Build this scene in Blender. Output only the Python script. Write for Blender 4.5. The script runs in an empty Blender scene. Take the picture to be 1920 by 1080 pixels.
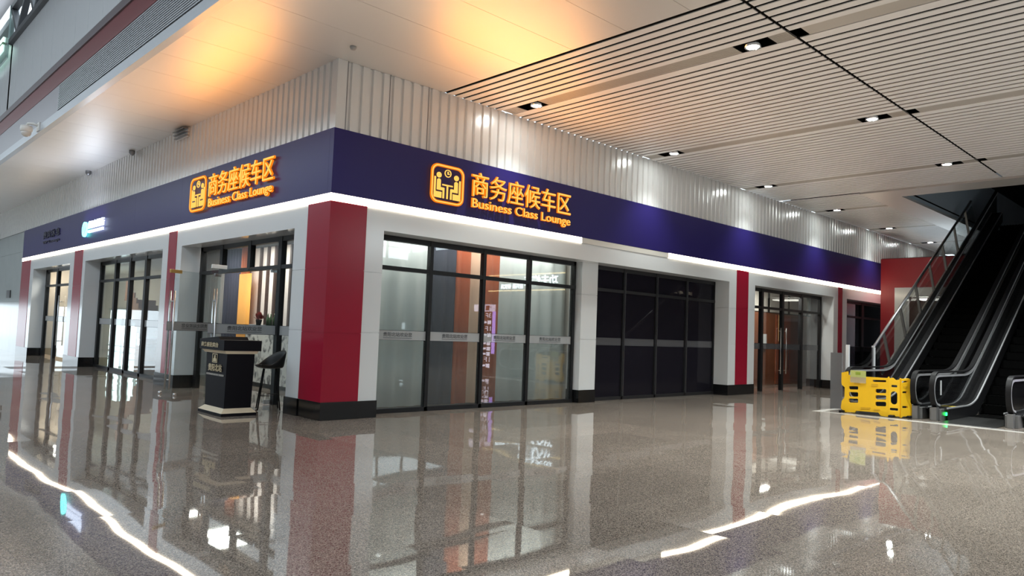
import bpy, bmesh, math, random
from mathutils import Vector, Matrix
random.seed(7)
SC = bpy.context.scene
COL = SC.collection
PI = math.pi

# ---------------------------------------------------------------- camera
F = Vector((0.69267538, 0.71871922, 0.06036138))
YAW, PITCH, ROLL, FPX = 0.803848625, 0.060398091, 0.03805024, 1376.05
fw = Vector((math.cos(YAW) * math.cos(PITCH), math.sin(YAW) * math.cos(PITCH), math.sin(PITCH)))
r0 = Vector((math.sin(YAW), -math.cos(YAW), 0)); u0 = r0.cross(fw)
rt = r0 * math.cos(ROLL) + u0 * math.sin(ROLL); up = u0 * math.cos(ROLL) - r0 * math.sin(ROLL)
cam = bpy.data.objects.new('camera', bpy.data.cameras.new('camera'))
COL.objects.link(cam)
cam.data.sensor_width = 36; cam.data.lens = FPX * 36 / 1920
cam.data.clip_start = 0.05; cam.data.clip_end = 300
M4 = Matrix((rt, up, -fw)).transposed().to_4x4(); M4.translation = Vector((-5.73991571, -10.05503484, 1.45))
cam.matrix_world = M4
SC.camera = cam

# ---------------------------------------------------------------- world, exposure
W = bpy.data.worlds.new('daylight'); SC.world = W; W.use_nodes = True
bg = W.node_tree.nodes['Background']
bg.inputs[0].default_value = (0.80, 0.92, 1.0, 1); bg.inputs[1].default_value = 1.0
SC.view_settings.view_transform = 'Standard'; SC.view_settings.look = 'None'
SC.view_settings.exposure = 1.52; SC.view_settings.gamma = 1.0; SC.view_settings.use_curve_mapping = False
SC.cycles.use_denoising = True
SC.cycles.max_bounces = 8; SC.cycles.diffuse_bounces = 4; SC.cycles.glossy_bounces = 5
SC.cycles.transparent_max_bounces = 16; SC.cycles.transmission_bounces = 6
SC.cycles.sample_clamp_indirect = 6.0
SC.cycles.caustics_refractive = False

def lamp(name, kind, loc, energy, color=(1, 1, 1), parent=None, **k):
    l = bpy.data.lights.new(name, kind); l.energy = energy; l.color = color
    for a, v in k.items():
        if a != 'rot': setattr(l, a, v)
    o = bpy.data.objects.new(name, l); COL.objects.link(o); o.location = loc
    if 'rot' in k: o.rotation_euler = k['rot']
    if parent: o.parent = parent
    return o

# ---------------------------------------------------------------- materials
MATS = {}
def mat(name, col, rough=0.5, metal=0.0, emit=None, es=0.0, spec=0.5, coat=0.0, ior=1.5, noise=0.0, nscale=6.0):
    if name in MATS: return MATS[name]
    m = bpy.data.materials.new(name); m.use_nodes = True
    n = m.node_tree.nodes; l = m.node_tree.links; p = n['Principled BSDF']
    p.inputs['Base Color'].default_value = (*col, 1); p.inputs['Roughness'].default_value = rough
    p.inputs['Metallic'].default_value = metal; p.inputs['IOR'].default_value = ior
    p.inputs['Coat Weight'].default_value = coat; p.inputs['Coat Roughness'].default_value = 0.15
    p.inputs['Specular IOR Level'].default_value = spec
    if emit:
        p.inputs['Emission Color'].default_value = (*emit, 1); p.inputs['Emission Strength'].default_value = es
    if noise > 0:
        tc = n.new('ShaderNodeTexCoord'); nz = n.new('ShaderNodeTexNoise'); nz.inputs['Scale'].default_value = nscale
        nz.inputs['Detail'].default_value = 4
        mx = n.new('ShaderNodeMix'); mx.data_type = 'RGBA'
        a = [c * (1 - noise) for c in col]; b = [min(1, c * (1 + noise)) for c in col]
        mx.inputs[6].default_value = (*a, 1); mx.inputs[7].default_value = (*b, 1)
        l.new(tc.outputs['Object'], nz.inputs['Vector']); l.new(nz.outputs[0], mx.inputs[0]); l.new(mx.outputs[2], p.inputs['Base Color'])
    MATS[name] = m
    return m

def glass(name, tint=(0.9, 0.93, 0.93), refl=1.0, base=None, opac=0.0, rough=0.0, ior=1.5):
    """thin architectural glass: see-through with a Fresnel reflection"""
    if name in MATS: return MATS[name]
    m = bpy.data.materials.new(name); m.use_nodes = True
    n = m.node_tree.nodes; l = m.node_tree.links; n.clear()
    out = n.new('ShaderNodeOutputMaterial'); tr = n.new('ShaderNodeBsdfTransparent'); tr.inputs[0].default_value = (*tint, 1)
    gl = n.new('ShaderNodeBsdfGlossy'); gl.inputs['Roughness'].default_value = rough; gl.inputs[0].default_value = (refl, refl, refl, 1)
    fr = n.new('ShaderNodeFresnel'); ge = n.new('ShaderNodeNewGeometry'); mr = n.new('ShaderNodeMapRange')
    mr.inputs[3].default_value = ior; mr.inputs[4].default_value = 1 / ior
    l.new(ge.outputs['Backfacing'], mr.inputs[0]); l.new(mr.outputs[0], fr.inputs[0])
    mx = n.new('ShaderNodeMixShader'); l.new(fr.outputs[0], mx.inputs[0])
    src = tr
    if base:
        df = n.new('ShaderNodeBsdfDiffuse'); df.inputs[0].default_value = (*base, 1)
        m2 = n.new('ShaderNodeMixShader'); m2.inputs[0].default_value = opac
        l.new(tr.outputs[0], m2.inputs[1]); l.new(df.outputs[0], m2.inputs[2]); src = m2
    l.new(src.outputs[0], mx.inputs[1]); l.new(gl.outputs[0], mx.inputs[2]); l.new(mx.outputs[0], out.inputs[0])
    MATS[name] = m
    return m

def emis(name, col, s):
    if name in MATS: return MATS[name]
    m = bpy.data.materials.new(name); m.use_nodes = True
    n = m.node_tree.nodes; l = m.node_tree.links; n.clear()
    out = n.new('ShaderNodeOutputMaterial'); e = n.new('ShaderNodeEmission')
    e.inputs[0].default_value = (*col, 1); e.inputs[1].default_value = s; l.new(e.outputs[0], out.inputs[0])
    MATS[name] = m
    return m

def floor_mat():
    m = bpy.data.materials.new('polished_granite'); m.use_nodes = True
    N = m.node_tree.nodes; L = m.node_tree.links; p = N['Principled BSDF']
    geo = N.new('ShaderNodeNewGeometry')
    pos = geo.outputs['Position']
    def mth(op, a, b=None):
        q = N.new('ShaderNodeMath'); q.operation = op
        for i, v in enumerate((a, b)):
            if v is None: continue
            if isinstance(v, (int, float)): q.inputs[i].default_value = v
            else: L.new(v, q.inputs[i])
        return q.outputs[0]
    def vm(op, a, b=None):
        q = N.new('ShaderNodeVectorMath'); q.operation = op
        for i, v in enumerate((a, b)):
            if v is None: continue
            if isinstance(v, tuple): q.inputs[i].default_value = v
            else: L.new(v, q.inputs[i])
        return q
    # speckle
    vor = N.new('ShaderNodeTexVoronoi'); vor.inputs['Scale'].default_value = 165; L.new(pos, vor.inputs['Vector'])
    nz = N.new('ShaderNodeTexNoise'); nz.inputs['Scale'].default_value = 62; nz.inputs['Detail'].default_value = 6; nz.inputs['Roughness'].default_value = 0.75
    L.new(pos, nz.inputs['Vector'])
    sep = N.new('ShaderNodeSeparateColor'); L.new(vor.outputs['Color'], sep.inputs[0])
    sp = mth('ADD', mth('MULTIPLY', sep.outputs[0], 0.5), mth('MULTIPLY', nz.outputs[0], 0.5))
    cr = N.new('ShaderNodeValToRGB'); L.new(sp, cr.inputs[0]); e = cr.color_ramp.elements
    e[0].position = 0.25; e[0].color = (0.085, 0.076, 0.069, 1)
    e[1].position = 0.74; e[1].color = (0.46, 0.42, 0.385, 1)
    k = e.new(0.47); k.color = (0.225, 0.202, 0.183, 1)
    big = N.new('ShaderNodeTexNoise'); big.inputs['Scale'].default_value = 0.9; big.inputs['Detail'].default_value = 3; L.new(pos, big.inputs['Vector'])
    # tiles, one metre square
    off = vm('SUBTRACT', pos, (0.27, -0.12, 0)); fl = vm('FLOOR', off.outputs[0]); fr = vm('FRACTION', off.outputs[0])
    wn = N.new('ShaderNodeTexWhiteNoise'); wn.noise_dimensions = '2D'; L.new(fl.outputs[0], wn.inputs['Vector'])
    sf = N.new('ShaderNodeSeparateXYZ'); L.new(fr.outputs[0], sf.inputs[0])
    def edge(s):
        d = mth('MINIMUM', s, mth('SUBTRACT', 1.0, s)); return mth('LESS_THAN', d, 0.0016)
    joint = mth('MAXIMUM', edge(sf.outputs[0]), edge(sf.outputs[1]))
    swn = N.new('ShaderNodeSeparateColor'); L.new(wn.outputs['Color'], swn.inputs[0])
    br = mth('ADD', 0.78, mth('ADD', mth('MULTIPLY', swn.outputs[2], 0.16), mth('MULTIPLY', big.outputs[0], 0.28)))
    br = mth('MULTIPLY', br, mth('SUBTRACT', 1.0, mth('MULTIPLY', joint, 0.45)))
    mulc = N.new('ShaderNodeMix'); mulc.data_type = 'RGBA'; mulc.blend_type = 'MULTIPLY'; mulc.inputs[0].default_value = 1
    cmb = N.new('ShaderNodeCombineColor'); [L.new(mth('MULTIPLY', br, (1.06, 1.0, 0.93)[i]), cmb.inputs[i]) for i in range(3)]
    L.new(cr.outputs[0], mulc.inputs[6]); L.new(cmb.outputs[0], mulc.inputs[7]); L.new(mulc.outputs[2], p.inputs['Base Color'])
    # each slab is laid a hair out of level and slightly wavy
    wob = N.new('ShaderNodeTexNoise'); wob.inputs['Scale'].default_value = 0.95; wob.inputs['Detail'].default_value = 1.0; L.new(pos, wob.inputs['Vector'])
    t1 = vm('MULTIPLY', vm('SUBTRACT', wn.outputs['Color'], (0.5, 0.5, 0.5)).outputs[0], (0.014, 0.014, 0))
    t2 = vm('MULTIPLY', vm('SUBTRACT', wob.outputs['Color'], (0.5, 0.5, 0.5)).outputs[0], (0.016, 0.016, 0))
    nn = vm('NORMALIZE', vm('ADD', vm('ADD', geo.outputs['Normal'], t1.outputs[0]).outputs[0], t2.outputs[0]).outputs[0])
    L.new(nn.outputs[0], p.inputs['Normal'])
    p.inputs['Roughness'].default_value = 0.028; p.inputs['IOR'].default_value = 1.9
    return m

M_FLOOR = floor_mat()
M_WHITE = mat('white_panel', (0.76, 0.78, 0.79), 0.14)
M_RED = mat('red_panel', (0.33, 0.011, 0.033), 0.22, spec=0.3)
M_RED2 = mat('bright_red_panel', (0.38, 0.010, 0.022), 0.35)
M_BLACK = mat('black_plinth', (0.010, 0.010, 0.011), 0.16)
M_NAVY = mat('navy_fascia', (0.021, 0.014, 0.125), 0.36, spec=0.3)
M_FRAME = mat('dark_frame', (0.011, 0.0115, 0.013), 0.42, spec=0.3)
M_CEIL = mat('satin_ceiling', (0.86, 0.83, 0.80), 0.44, metal=0.6)
M_SLAT = mat('satin_slats', (0.90, 0.88, 0.865), 0.40, metal=0.1)
M_DARK = mat('plenum', (0.004, 0.004, 0.004), 0.95, spec=0.1)
M_STRIP = mat('grey_beige_panel', (0.60, 0.56, 0.51), 0.4, metal=0.3)
M_RIB = mat('white_ribbed_cladding', (0.80, 0.80, 0.79), 0.2, metal=0.2)
M_CHROME = mat('brushed_steel', (0.62, 0.62, 0.63), 0.22, metal=1.0)
M_TRIM = mat('satin_trim', (0.72, 0.73, 0.75), 0.3, metal=0.55)
M_STEEL = mat('dull_steel', (0.30, 0.30, 0.31), 0.33, metal=0.9)
M_RUBBER = mat('black_rubber', (0.007, 0.007, 0.008), 0.5, spec=0.2)
M_BLK = mat('black_laminate', (0.007, 0.007, 0.010), 0.55, spec=0.15)
M_CREAM = mat('cream_trim', (0.78, 0.66, 0.47), 0.4)
M_GOLD = mat('gold_lettering', (0.62, 0.50, 0.30), 0.35, metal=0.4)
M_SILV = mat('silver_lettering', (0.55, 0.52, 0.47), 0.35, metal=0.4)
M_YEL = mat('yellow_plastic', (0.86, 0.50, 0.010), 0.42, noise=0.05)
M_YELD = mat('yellow_raised', (0.66, 0.37, 0.01), 0.5)
M_GLASS = glass('clear_glass')
M_GLASSD = glass('smoked_glass', (0.42, 0.42, 0.45))
M_DECAL = glass('frosted_band', (0.75, 0.78, 0.78), base=(0.62, 0.63, 0.64), opac=0.6)
M_DECALD = glass('frosted_band_dark', (0.4, 0.4, 0.42), base=(0.20, 0.20, 0.215), opac=0.5)
M_INK = mat('dark_decal_ink', (0.05, 0.055, 0.065), 0.6)
M_STONE = mat('grey_stone_cladding', (0.40, 0.44, 0.44), 0.14, noise=0.06, nscale=1.5)

# ---------------------------------------------------------------- mesh helpers
def box(bm, x0, x1, y0, y1, z0, z1, mi=0):
    v = [bm.verts.new((x, y, z)) for x in (min(x0, x1), max(x0, x1)) for y in (min(y0, y1), max(y0, y1)) for z in (min(z0, z1), max(z0, z1))]
    for q in ((0, 1, 3, 2), (4, 6, 7, 5), (0, 4, 5, 1), (2, 3, 7, 6), (0, 2, 6, 4), (1, 5, 7, 3)):
        f = bm.faces.new([v[i] for i in q]); f.material_index = mi

def bar(bm, a, b, w, h, upv=(0, 0, 1), mi=0):
    """box beam from a to b, w across, h along upv"""
    a = Vector(a); b = Vector(b); d = (b - a).normalized(); s = d.cross(Vector(upv)).normalized(); u = s.cross(d)
    vs = []
    for p in (a, b):
        for i, j in ((-1, -1), (1, -1), (1, 1), (-1, 1)): vs.append(bm.verts.new(p + s * (i * w / 2) + u * (j * h / 2)))
    for q in ((3, 2, 1, 0), (4, 5, 6, 7), (0, 1, 5, 4), (1, 2, 6, 5), (2, 3, 7, 6), (3, 0, 4, 7)):
        f = bm.faces.new([vs[i] for i in q]); f.material_index = mi

def tube(bm, pts, r, n=8, caps=True, mi=0, closed=False):
    pts = [Vector(p) for p in pts]; rings = []
    prev = None
    for i, p in enumerate(pts):
        if closed: d = pts[(i + 1) % len(pts)] - pts[i - 1]
        else: d = (pts[min(i + 1, len(pts) - 1)] - pts[max(i - 1, 0)])
        d.normalize()
        if prev is None:
            ref = Vector((0, 0, 1)) if abs(d.z) < 0.9 else Vector((1, 0, 0)); s = d.cross(ref).normalized()
        else:
            s = (prev - d * prev.dot(d)).normalized()
        prev = s; u = s.cross(d)
        rr = r[i] if isinstance(r, (list, tuple)) else r
        rings.append([bm.verts.new(p + (s * math.cos(2 * PI * k / n) + u * math.sin(2 * PI * k / n)) * rr) for k in range(n)])
    m = len(rings)
    for i in range(m if closed else m - 1):
        A, B = rings[i], rings[(i + 1) % m]
        for k in range(n):
            f = bm.faces.new((A[k], A[(k + 1) % n], B[(k + 1) % n], B[k])); f.material_index = mi; f.smooth = True
    if caps and not closed:
        bm.faces.new(rings[0][::-1]).material_index = mi; bm.faces.new(rings[-1]).material_index = mi

def ribbon(bm, path, y0, y1, t, mi=0):
    """flat band of thickness t following an (x, z) path, from y0 to y1"""
    P = [Vector((p[0], p[1])) for p in path]; A = []; 
    for i, p in enumerate(P):
        d = (P[min(i + 1, len(P) - 1)] - P[max(i - 1, 0)]).normalized(); nrm = Vector((-d.y, d.x)) * t / 2
        A.append([bm.verts.new((q.x, y, q.y)) for q, y in ((p - nrm, y0), (p + nrm, y0), (p + nrm, y1), (p - nrm, y1))])
    for i in range(len(A) - 1):
        for k in range(4):
            f = bm.faces.new((A[i][k], A[i][(k + 1) % 4], A[i + 1][(k + 1) % 4], A[i + 1][k])); f.material_index = mi
    bm.faces.new(A[0][::-1]).material_index = mi; bm.faces.new(A[-1]).material_index = mi

def sheet_between(bm, pa, pb, y, t, mi=0):
    """vertical sheet between two (x, z) polylines of equal length"""
    q = []
    for a, b in zip(pa, pb):
        q.append([bm.verts.new((a[0], y - t / 2, a[1])), bm.verts.new((b[0], y - t / 2, b[1])), bm.verts.new((b[0], y + t / 2, b[1])), bm.verts.new((a[0], y + t / 2, a[1]))])
    for i in range(len(q) - 1):
        for k in range(4):
            f = bm.faces.new((q[i][k], q[i][(k + 1) % 4], q[i + 1][(k + 1) % 4], q[i + 1][k])); f.material_index = mi
    bm.faces.new(q[0][::-1]); bm.faces.new(q[-1])

def prism(bm, poly, axis, a0, a1, mi=0):
    """extrude a polygon of 2D points along an axis ('x': poly is y,z; 'y': x,z; 'z': x,y)"""
    def P(p, a): return {'x': (a, p[0], p[1]), 'y': (p[0], a, p[1]), 'z': (p[0], p[1], a)}[axis]
    A = [bm.verts.new(P(p, a0)) for p in poly]; B = [bm.verts.new(P(p, a1)) for p in poly]; n = len(poly)
    for f in [bm.faces.new(A), bm.faces.new(B[::-1])] + [bm.faces.new((A[i], B[i], B[(i + 1) % n], A[(i + 1) % n])) for i in range(n)]:
        f.material_index = mi

def lathe(bm, prof, c=(0, 0, 0), n=20, mi=0):
    rings = [[bm.verts.new((c[0] + r * math.cos(2 * PI * k / n), c[1] + r * math.sin(2 * PI * k / n), c[2] + z)) for k in range(n)] for r, z in prof]
    for A, B in zip(rings, rings[1:]):
        for k in range(n):
            f = bm.faces.new((A[k], A[(k + 1) % n], B[(k + 1) % n], B[k])); f.smooth = True; f.material_index = mi
    bm.faces.new(rings[0][::-1]).material_index = mi; bm.faces.new(rings[-1]).material_index = mi

def obj(name, bm, mats, parent=None, bevel=0.0, label=None):
    if isinstance(bm, bmesh.types.BMesh):
        bmesh.ops.recalc_face_normals(bm, faces=bm.faces)
        me = bpy.data.meshes.new(name); bm.to_mesh(me); bm.free()
    else: me = bm
    if not isinstance(mats, (list, tuple)): mats = [mats]
    for m in mats: me.materials.append(m)
    o = bpy.data.objects.new(name, me); COL.objects.link(o)
    if parent: o.parent = parent
    if bevel:
        b = o.modifiers.new('bevel', 'BEVEL'); b.width = bevel; b.segments = 2; b.limit_method = 'ANGLE'
    if label: o['label'] = label
    return o

def BM(): return bmesh.new()
def boxes(name, lst, m, parent=None, bevel=0.0, label=None):
    b = BM()
    for q in lst: box(b, *q)
    return obj(name, b, m, parent, bevel, label)

def tag(o, label, cat, group=None):
    o['label'] = label; o['category'] = cat
    if group: o['group'] = group
    return o
def struct(o, label=None):
    o['kind'] = 'structure'
    if label: o['label'] = label
    return o
def thing(name, label, cat, loc=(0, 0, 0), group=None, rotz=0.0):
    o = bpy.data.objects.new(name, None); COL.objects.link(o); o.location = loc; o.rotation_euler = (0, 0, rotz)
    o.empty_display_size = 0.1
    return tag(o, label, cat, group)
def sroot(name, label=None, loc=(0, 0, 0)):
    o = bpy.data.objects.new(name, None); COL.objects.link(o); o.location = loc
    return struct(o, label)

def text_mesh(s, extrude=0.0, offset=0.0, spacing=1.0, res=3):
    c = bpy.data.curves.new('t', 'FONT'); c.body = s; c.extrude = extrude; c.offset = offset; c.space_character = spacing
    c.resolution_u = res
    o = bpy.data.objects.new('t', c); COL.objects.link(o)
    bpy.context.view_layer.update()
    me = bpy.data.meshes.new_from_object(o.evaluated_get(bpy.context.evaluated_depsgraph_get()))
    bpy.data.objects.remove(o); bpy.data.curves.remove(c)
    return me
def add_text(bm, s, org, U, V, w, h, depth=0.0, mi=0, bold=0.0, mirror=False, keep=False):
    """lettering w wide and h high: lower left at org, along U, up V; depth is its thickness along the outward normal"""
    me = text_mesh(s, 0.5 if depth else 0.0, bold)
    xs = [v.co.x for v in me.vertices]; ys = [v.co.y for v in me.vertices]
    x0, x1, y0, y1 = min(xs), max(xs), min(ys), max(ys)
    U = Vector(U).normalized(); V = Vector(V).normalized(); Nn = U.cross(V)
    sx = w / (x1 - x0); sy = h / (y1 - y0)
    vs = []
    for v in me.vertices:
        u = (v.co.x - x0) * sx
        if mirror: u = w - u
        vs.append(bm.verts.new(Vector(org) + U * u + V * ((v.co.y - y0) * sy) + Nn * ((v.co.z + 0.5) * depth if depth else 0)))
    for p in me.polygons:
        try: bm.faces.new([vs[i] for i in p.vertices]).material_index = mi
        except ValueError: pass
    bpy.data.meshes.remove(me)

def poly2d(rings, thick):
    """filled outline with holes as a mesh in local XY, thickness along Z"""
    c = bpy.data.curves.new('p', 'CURVE'); c.dimensions = '2D'; c.fill_mode = 'BOTH'; c.extrude = thick / 2
    for r in rings:
        s = c.splines.new('POLY'); s.points.add(len(r) - 1); s.use_cyclic_u = True
        for i, p in enumerate(r): s.points[i].co = (p[0], p[1], 0, 1)
    o = bpy.data.objects.new('p', c); COL.objects.link(o); bpy.context.view_layer.update()
    me = bpy.data.meshes.new_from_object(o.evaluated_get(bpy.context.evaluated_depsgraph_get()))
    bpy.data.objects.remove(o); bpy.data.curves.remove(c)
    return me
def add_mesh(bm, me, Mx, mi=0):
    vs = [bm.verts.new(Mx @ v.co) for v in me.vertices]
    for p in me.polygons:
        try: bm.faces.new([vs[i] for i in p.vertices]).material_index = mi
        except ValueError: pass
    bpy.data.meshes.remove(me)
def frame_mx(org, U, V):
    U = Vector(U).normalized(); V = Vector(V).normalized(); N = U.cross(V)
    m = Matrix((U, V, N)).transposed().to_4x4(); m.translation = Vector(org); return m
def rrect(x0, y0, x1, y1, r, n=5):
    out = []
    for cx, cy, a in ((x1 - r, y1 - r, 0), (x0 + r, y1 - r, 90), (x0 + r, y0 + r, 180), (x1 - r, y0 + r, 270)):
        for i in range(n + 1):
            t = math.radians(a + 90 * i / n); out.append((cx + r * math.cos(t), cy + r * math.sin(t)))
    return out
def circ(cx, cy, r, n=20): return [(cx + r * math.cos(2 * PI * i / n), cy + r * math.sin(2 * PI * i / n)) for i in range(n)]

ZC, ZF0, ZF1, ZO = 5.63, 3.50, 4.525, 3.03      # ceiling, fascia bottom and top, opening head
ZL = 3.38                                       # underside of the light strip

# ================================================================ SETTING
b = BM(); box(b, -16, 34, -24, 46, -0.12, 0); struct(obj('floor', b, M_FLOOR))

# smooth ceiling: one metre panels with open joints, then the slatted field
b = BM(); y = -15.97
while y < 45:
    box(b, -2.09, 2.13, y + 0.003, y + 0.997, ZC, ZC + 0.04); y += 1.0
box(b, -2.09, 2.13, -16, 46, ZC + 0.05, ZC + 0.07, 1)
struct(obj('ceiling', b, [M_CEIL, M_DARK]))

STRIPS = [3.53 + 4.5 * k for k in range(7)]
b = BM()
def slat(x0, x1, y0, y1): box(b, x0, x1, y0, y1, ZC, ZC + 0.012)
edges = [2.15] + STRIPS
for i, s in enumerate(STRIPS):
    a0 = edges[0] if i == 0 else STRIPS[i - 1] + 0.29
    n = max(1, round((s - a0) / 0.2)); p = (s - a0) / n
    for k in range(n):
        u0, u1 = a0 + k * p + (0.058 if k or not i else 0.012), a0 + (k + 1) * p - (0.012 if k == n - 1 else 0.0)
        if (u0 + u1) / 2 < 14.95:
            u1 = min(u1, 14.98)
            slat(u0, u1, -5.575, 0.06); slat(u0, u1, -16, -5.625)
        elif u1 > 15.0: slat(max(u0, 14.985), u1, -2.2, 0.06)
    if s < 14: box(b, a0 + 0.005, s - 0.005, -16, 0.06, ZC + 0.02, ZC + 0.03, 3)
    elif s < 15.5: box(b, a0 + 0.005, 14.98, -16, 0.005, ZC + 0.02, ZC + 0.03, 3)
    else: box(b, max(a0, 15.0) + 0.005, s - 0.005, -2.2, 0.005, ZC + 0.02, ZC + 0.03, 3)
    if s < 15: box(b, s, s + 0.29, -16, -5.77, ZC + 0.006, ZC + 0.03, 1)
box(b, 14.98, 15.9, -16, -2.22, ZC - 0.02, ZC + 0.05, 2)
box(b, 15.9, 34, -3.0, -2.22, ZC - 0.02, ZC + 0.05, 2)
box(b, 2.13, 15.0, -16, 0.05, ZC + 0.16, ZC + 0.2, 3); box(b, 15.0, 34, -3.0, 0.05, ZC + 0.16, ZC + 0.2, 3)
box(b, 2.13, 2.145, -16, 0.05, ZC, ZC + 0.2, 3)
struct(obj('ceiling', b, [M_SLAT, M_STRIP, M_CEIL, M_DARK]))
# slab edges round the escalator opening and the dark hall above it
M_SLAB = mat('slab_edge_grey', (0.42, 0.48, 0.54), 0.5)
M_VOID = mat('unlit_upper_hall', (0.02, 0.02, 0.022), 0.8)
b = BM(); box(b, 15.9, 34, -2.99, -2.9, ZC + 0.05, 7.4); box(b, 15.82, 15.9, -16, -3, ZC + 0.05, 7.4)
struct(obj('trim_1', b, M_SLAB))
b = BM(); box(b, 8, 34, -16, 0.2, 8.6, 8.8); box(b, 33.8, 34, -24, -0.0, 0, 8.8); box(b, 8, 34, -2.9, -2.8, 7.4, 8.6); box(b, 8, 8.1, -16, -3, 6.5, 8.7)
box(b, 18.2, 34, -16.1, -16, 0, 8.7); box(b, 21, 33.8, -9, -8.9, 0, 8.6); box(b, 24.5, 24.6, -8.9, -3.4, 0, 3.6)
struct(obj('wall_escalator_hall', b, M_VOID))  # near-black box stands for the unlit hall and keeps sky light out

# ribbed cladding above the fascia
def ribs(axis, a0, a1, z0, z1, name, joints):
    b = BM(); prof = []
    t = a0
    while t < a1:
        prof += [(t, 0.0), (t + 0.125, 0.0), (t + 0.140, 0.035), (t + 0.185, 0.035)]; t += 0.2
    prof.append((t, 0.0))
    V = []
    for q, d in prof:
        V.append([b.verts.new((q, 0.02 + d, z) if axis == 'x' else (0.02 + d, q, z)) for z in (z0, z1)])
    for A, B in zip(V, V[1:]): b.faces.new((A[0], B[0], B[1], A[1]))
    for j in joints:                            # the darker panel joints
        box(b, *((j, j + 0.012, 0.012, 0.05) if axis == 'x' else (0.012, 0.05, j, j + 0.012)), z0, z1, 1)
    box(b, *((a0, t, 0.07, 0.16) if axis == 'x' else (0.07, 0.16, a0, t)), z0, z1, 2)
    if axis == 'x': box(b, 0.012, 0.075, 0.012, 0.075, z0, z1, 0)
    return struct(obj(name, b, [M_RIB, M_STEEL, M_DARK]))
ribs('x', 0.076, 33.8, ZF1 + 0.003, ZC - 0.002, 'wall_right_upper', [0.19 + 0.8 * i for i in range(3)])
ribs('y', 0.076, 44, ZF1 + 0.003, ZC + 0.01, 'wall_left_upper', [])

# white facade frames, left and right, with panel joints cut through
def panelled(b, x0, x1, y0, y1, z0, z1, cuts=(1.36, 2.33)):
    zz = [z0] + [c for c in cuts if z0 < c < z1] + [z1]
    for a, c in zip(zz, zz[1:]): box(b, x0, x1, y0, y1, a + (0.003 if a != z0 else 0), c - (0.003 if c != z1 else 0))
    if len(zz) > 2: box(b, x0 + 0.012, x1 - 0.012, y0 + 0.012, y1 - 0.012, z0 + 0.01, z1 - 0.01)
E0 = 0.013
b = BM()
box(b, 1.01, 25.5, E0, 0.5, ZO, ZL)
for x0, x1 in ((0.66, 1.01),): panelled(b, x0, x1, E0, 0.5, 0.27, ZO); box(b, x0, x1, E0, 0.5, ZO, ZL)
panelled(b, 6.30, 6.83, 0.27, 0.62, 0.27, ZO)
for x0, x1 in ((12.03, 13.44), (18.77, 19.85)): panelled(b, x0, x1, E0, 0.5, 0.27, ZO)
struct(obj('wall_right', b, M_WHITE))
b = BM()
box(b, E0, 0.5, 1.14, 22.1, ZO, ZL)
for y0, y1 in ((0.70, 1.14), (6.15, 7.30), (13.60, 15.27), (20.20, 22.10)):
    if y0 == 0.70: box(b, E0, 0.5, y0, y1, ZO, ZL)
    panelled(b, E0, 0.5, y0, y1, 0.27, ZO)
struct(obj('wall_left', b, M_WHITE))
b = BM()
for z0, z1 in ((0, 1.9), (1.906, 3.765), (3.771, ZF1)):
    yy = 22.12
    while yy < 45: box(b, 0.05, 0.3, yy + 0.002, yy + 1.497, z0, z1); yy += 1.5
struct(obj('wall_left_far', b, M_STONE))

# plinths
k = 0
for x0, x1, y0, y1 in ((0.0, 0.70, -0.012, 0.66), (0.703, 1.02, -0.004, 0.5)):
    struct(obj('baseboard_right', (lambda q: (box(q, x0, x1, y0, y1, 0, 0.275), q)[1])(BM()), M_BLACK, bevel=0.004))
struct(boxes('baseboard_left', [(-0.012, 0.5, 0.70, 1.15, 0, 0.275)], M_BLACK))
for x0, x1, y0 in ((6.29, 6.84, 0.26), (12.02, 13.45, 0.0), (18.76, 19.86, 0.0)):
    struct(boxes('baseboard_right', [(x0, x1, y0, 0.63, 0, 0.272)], M_BLACK))
for y0, y1 in ((6.14, 7.31), (13.59, 15.28), (20.19, 22.11)):
    struct(boxes('baseboard_left', [(0.0, 0.51, y0, y1, 0, 0.272)], M_BLACK))

# red pillar faces
def red(name, label, lst):
    b = BM()
    for q in lst: panelled(b, *q)
    t = obj(name, b, M_RED); tag(t, label, 'pillar', 'red pillars of the shop front'); t['kind'] = 'structure'; return t
b = BM()
for a, c in ((0.276, 1.337), (1.341, 2.338), (2.342, ZL)):
    prism(b, [(0.004, 0.004), (0.665, 0.004), (0.665, 0.5), (0.5, 0.5), (0.5, 0.70), (0.004, 0.70)], 'z', a, c)
prism(b, [(0.012, 0.012), (0.65, 0.012), (0.65, 0.48), (0.48, 0.48), (0.48, 0.69), (0.012, 0.69)], 'z', 0.28, ZL - 0.01)
struct(tag(obj('red_pillar', b, M_RED), 'wide two-sided red pillar at the near corner of the lounge', 'pillar', 'red pillars of the shop front'))
for lab, q in (('narrow red pillar on the left front just beyond the open glass doors', (0.004, 0.3, 6.45, 6.93)),
               ('red pillar on the left front between the far glazing and the furthest doorway', (0.004, 0.3, 13.90, 14.78)),
               ('red pillar at the far left end of the shop front', (0.004, 0.3, 20.70, 22.11)),
               ('red pillar on the right front beside the dark glazed bay', (12.41, 13.05, 0.004, 0.3)),
               ('slim red pillar on the right front half hidden behind the yellow barrier', (19.12, 19.46, 0.004, 0.3))):
    red('red_pillar', lab, [(*q, 0.273, ZL)])

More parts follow.
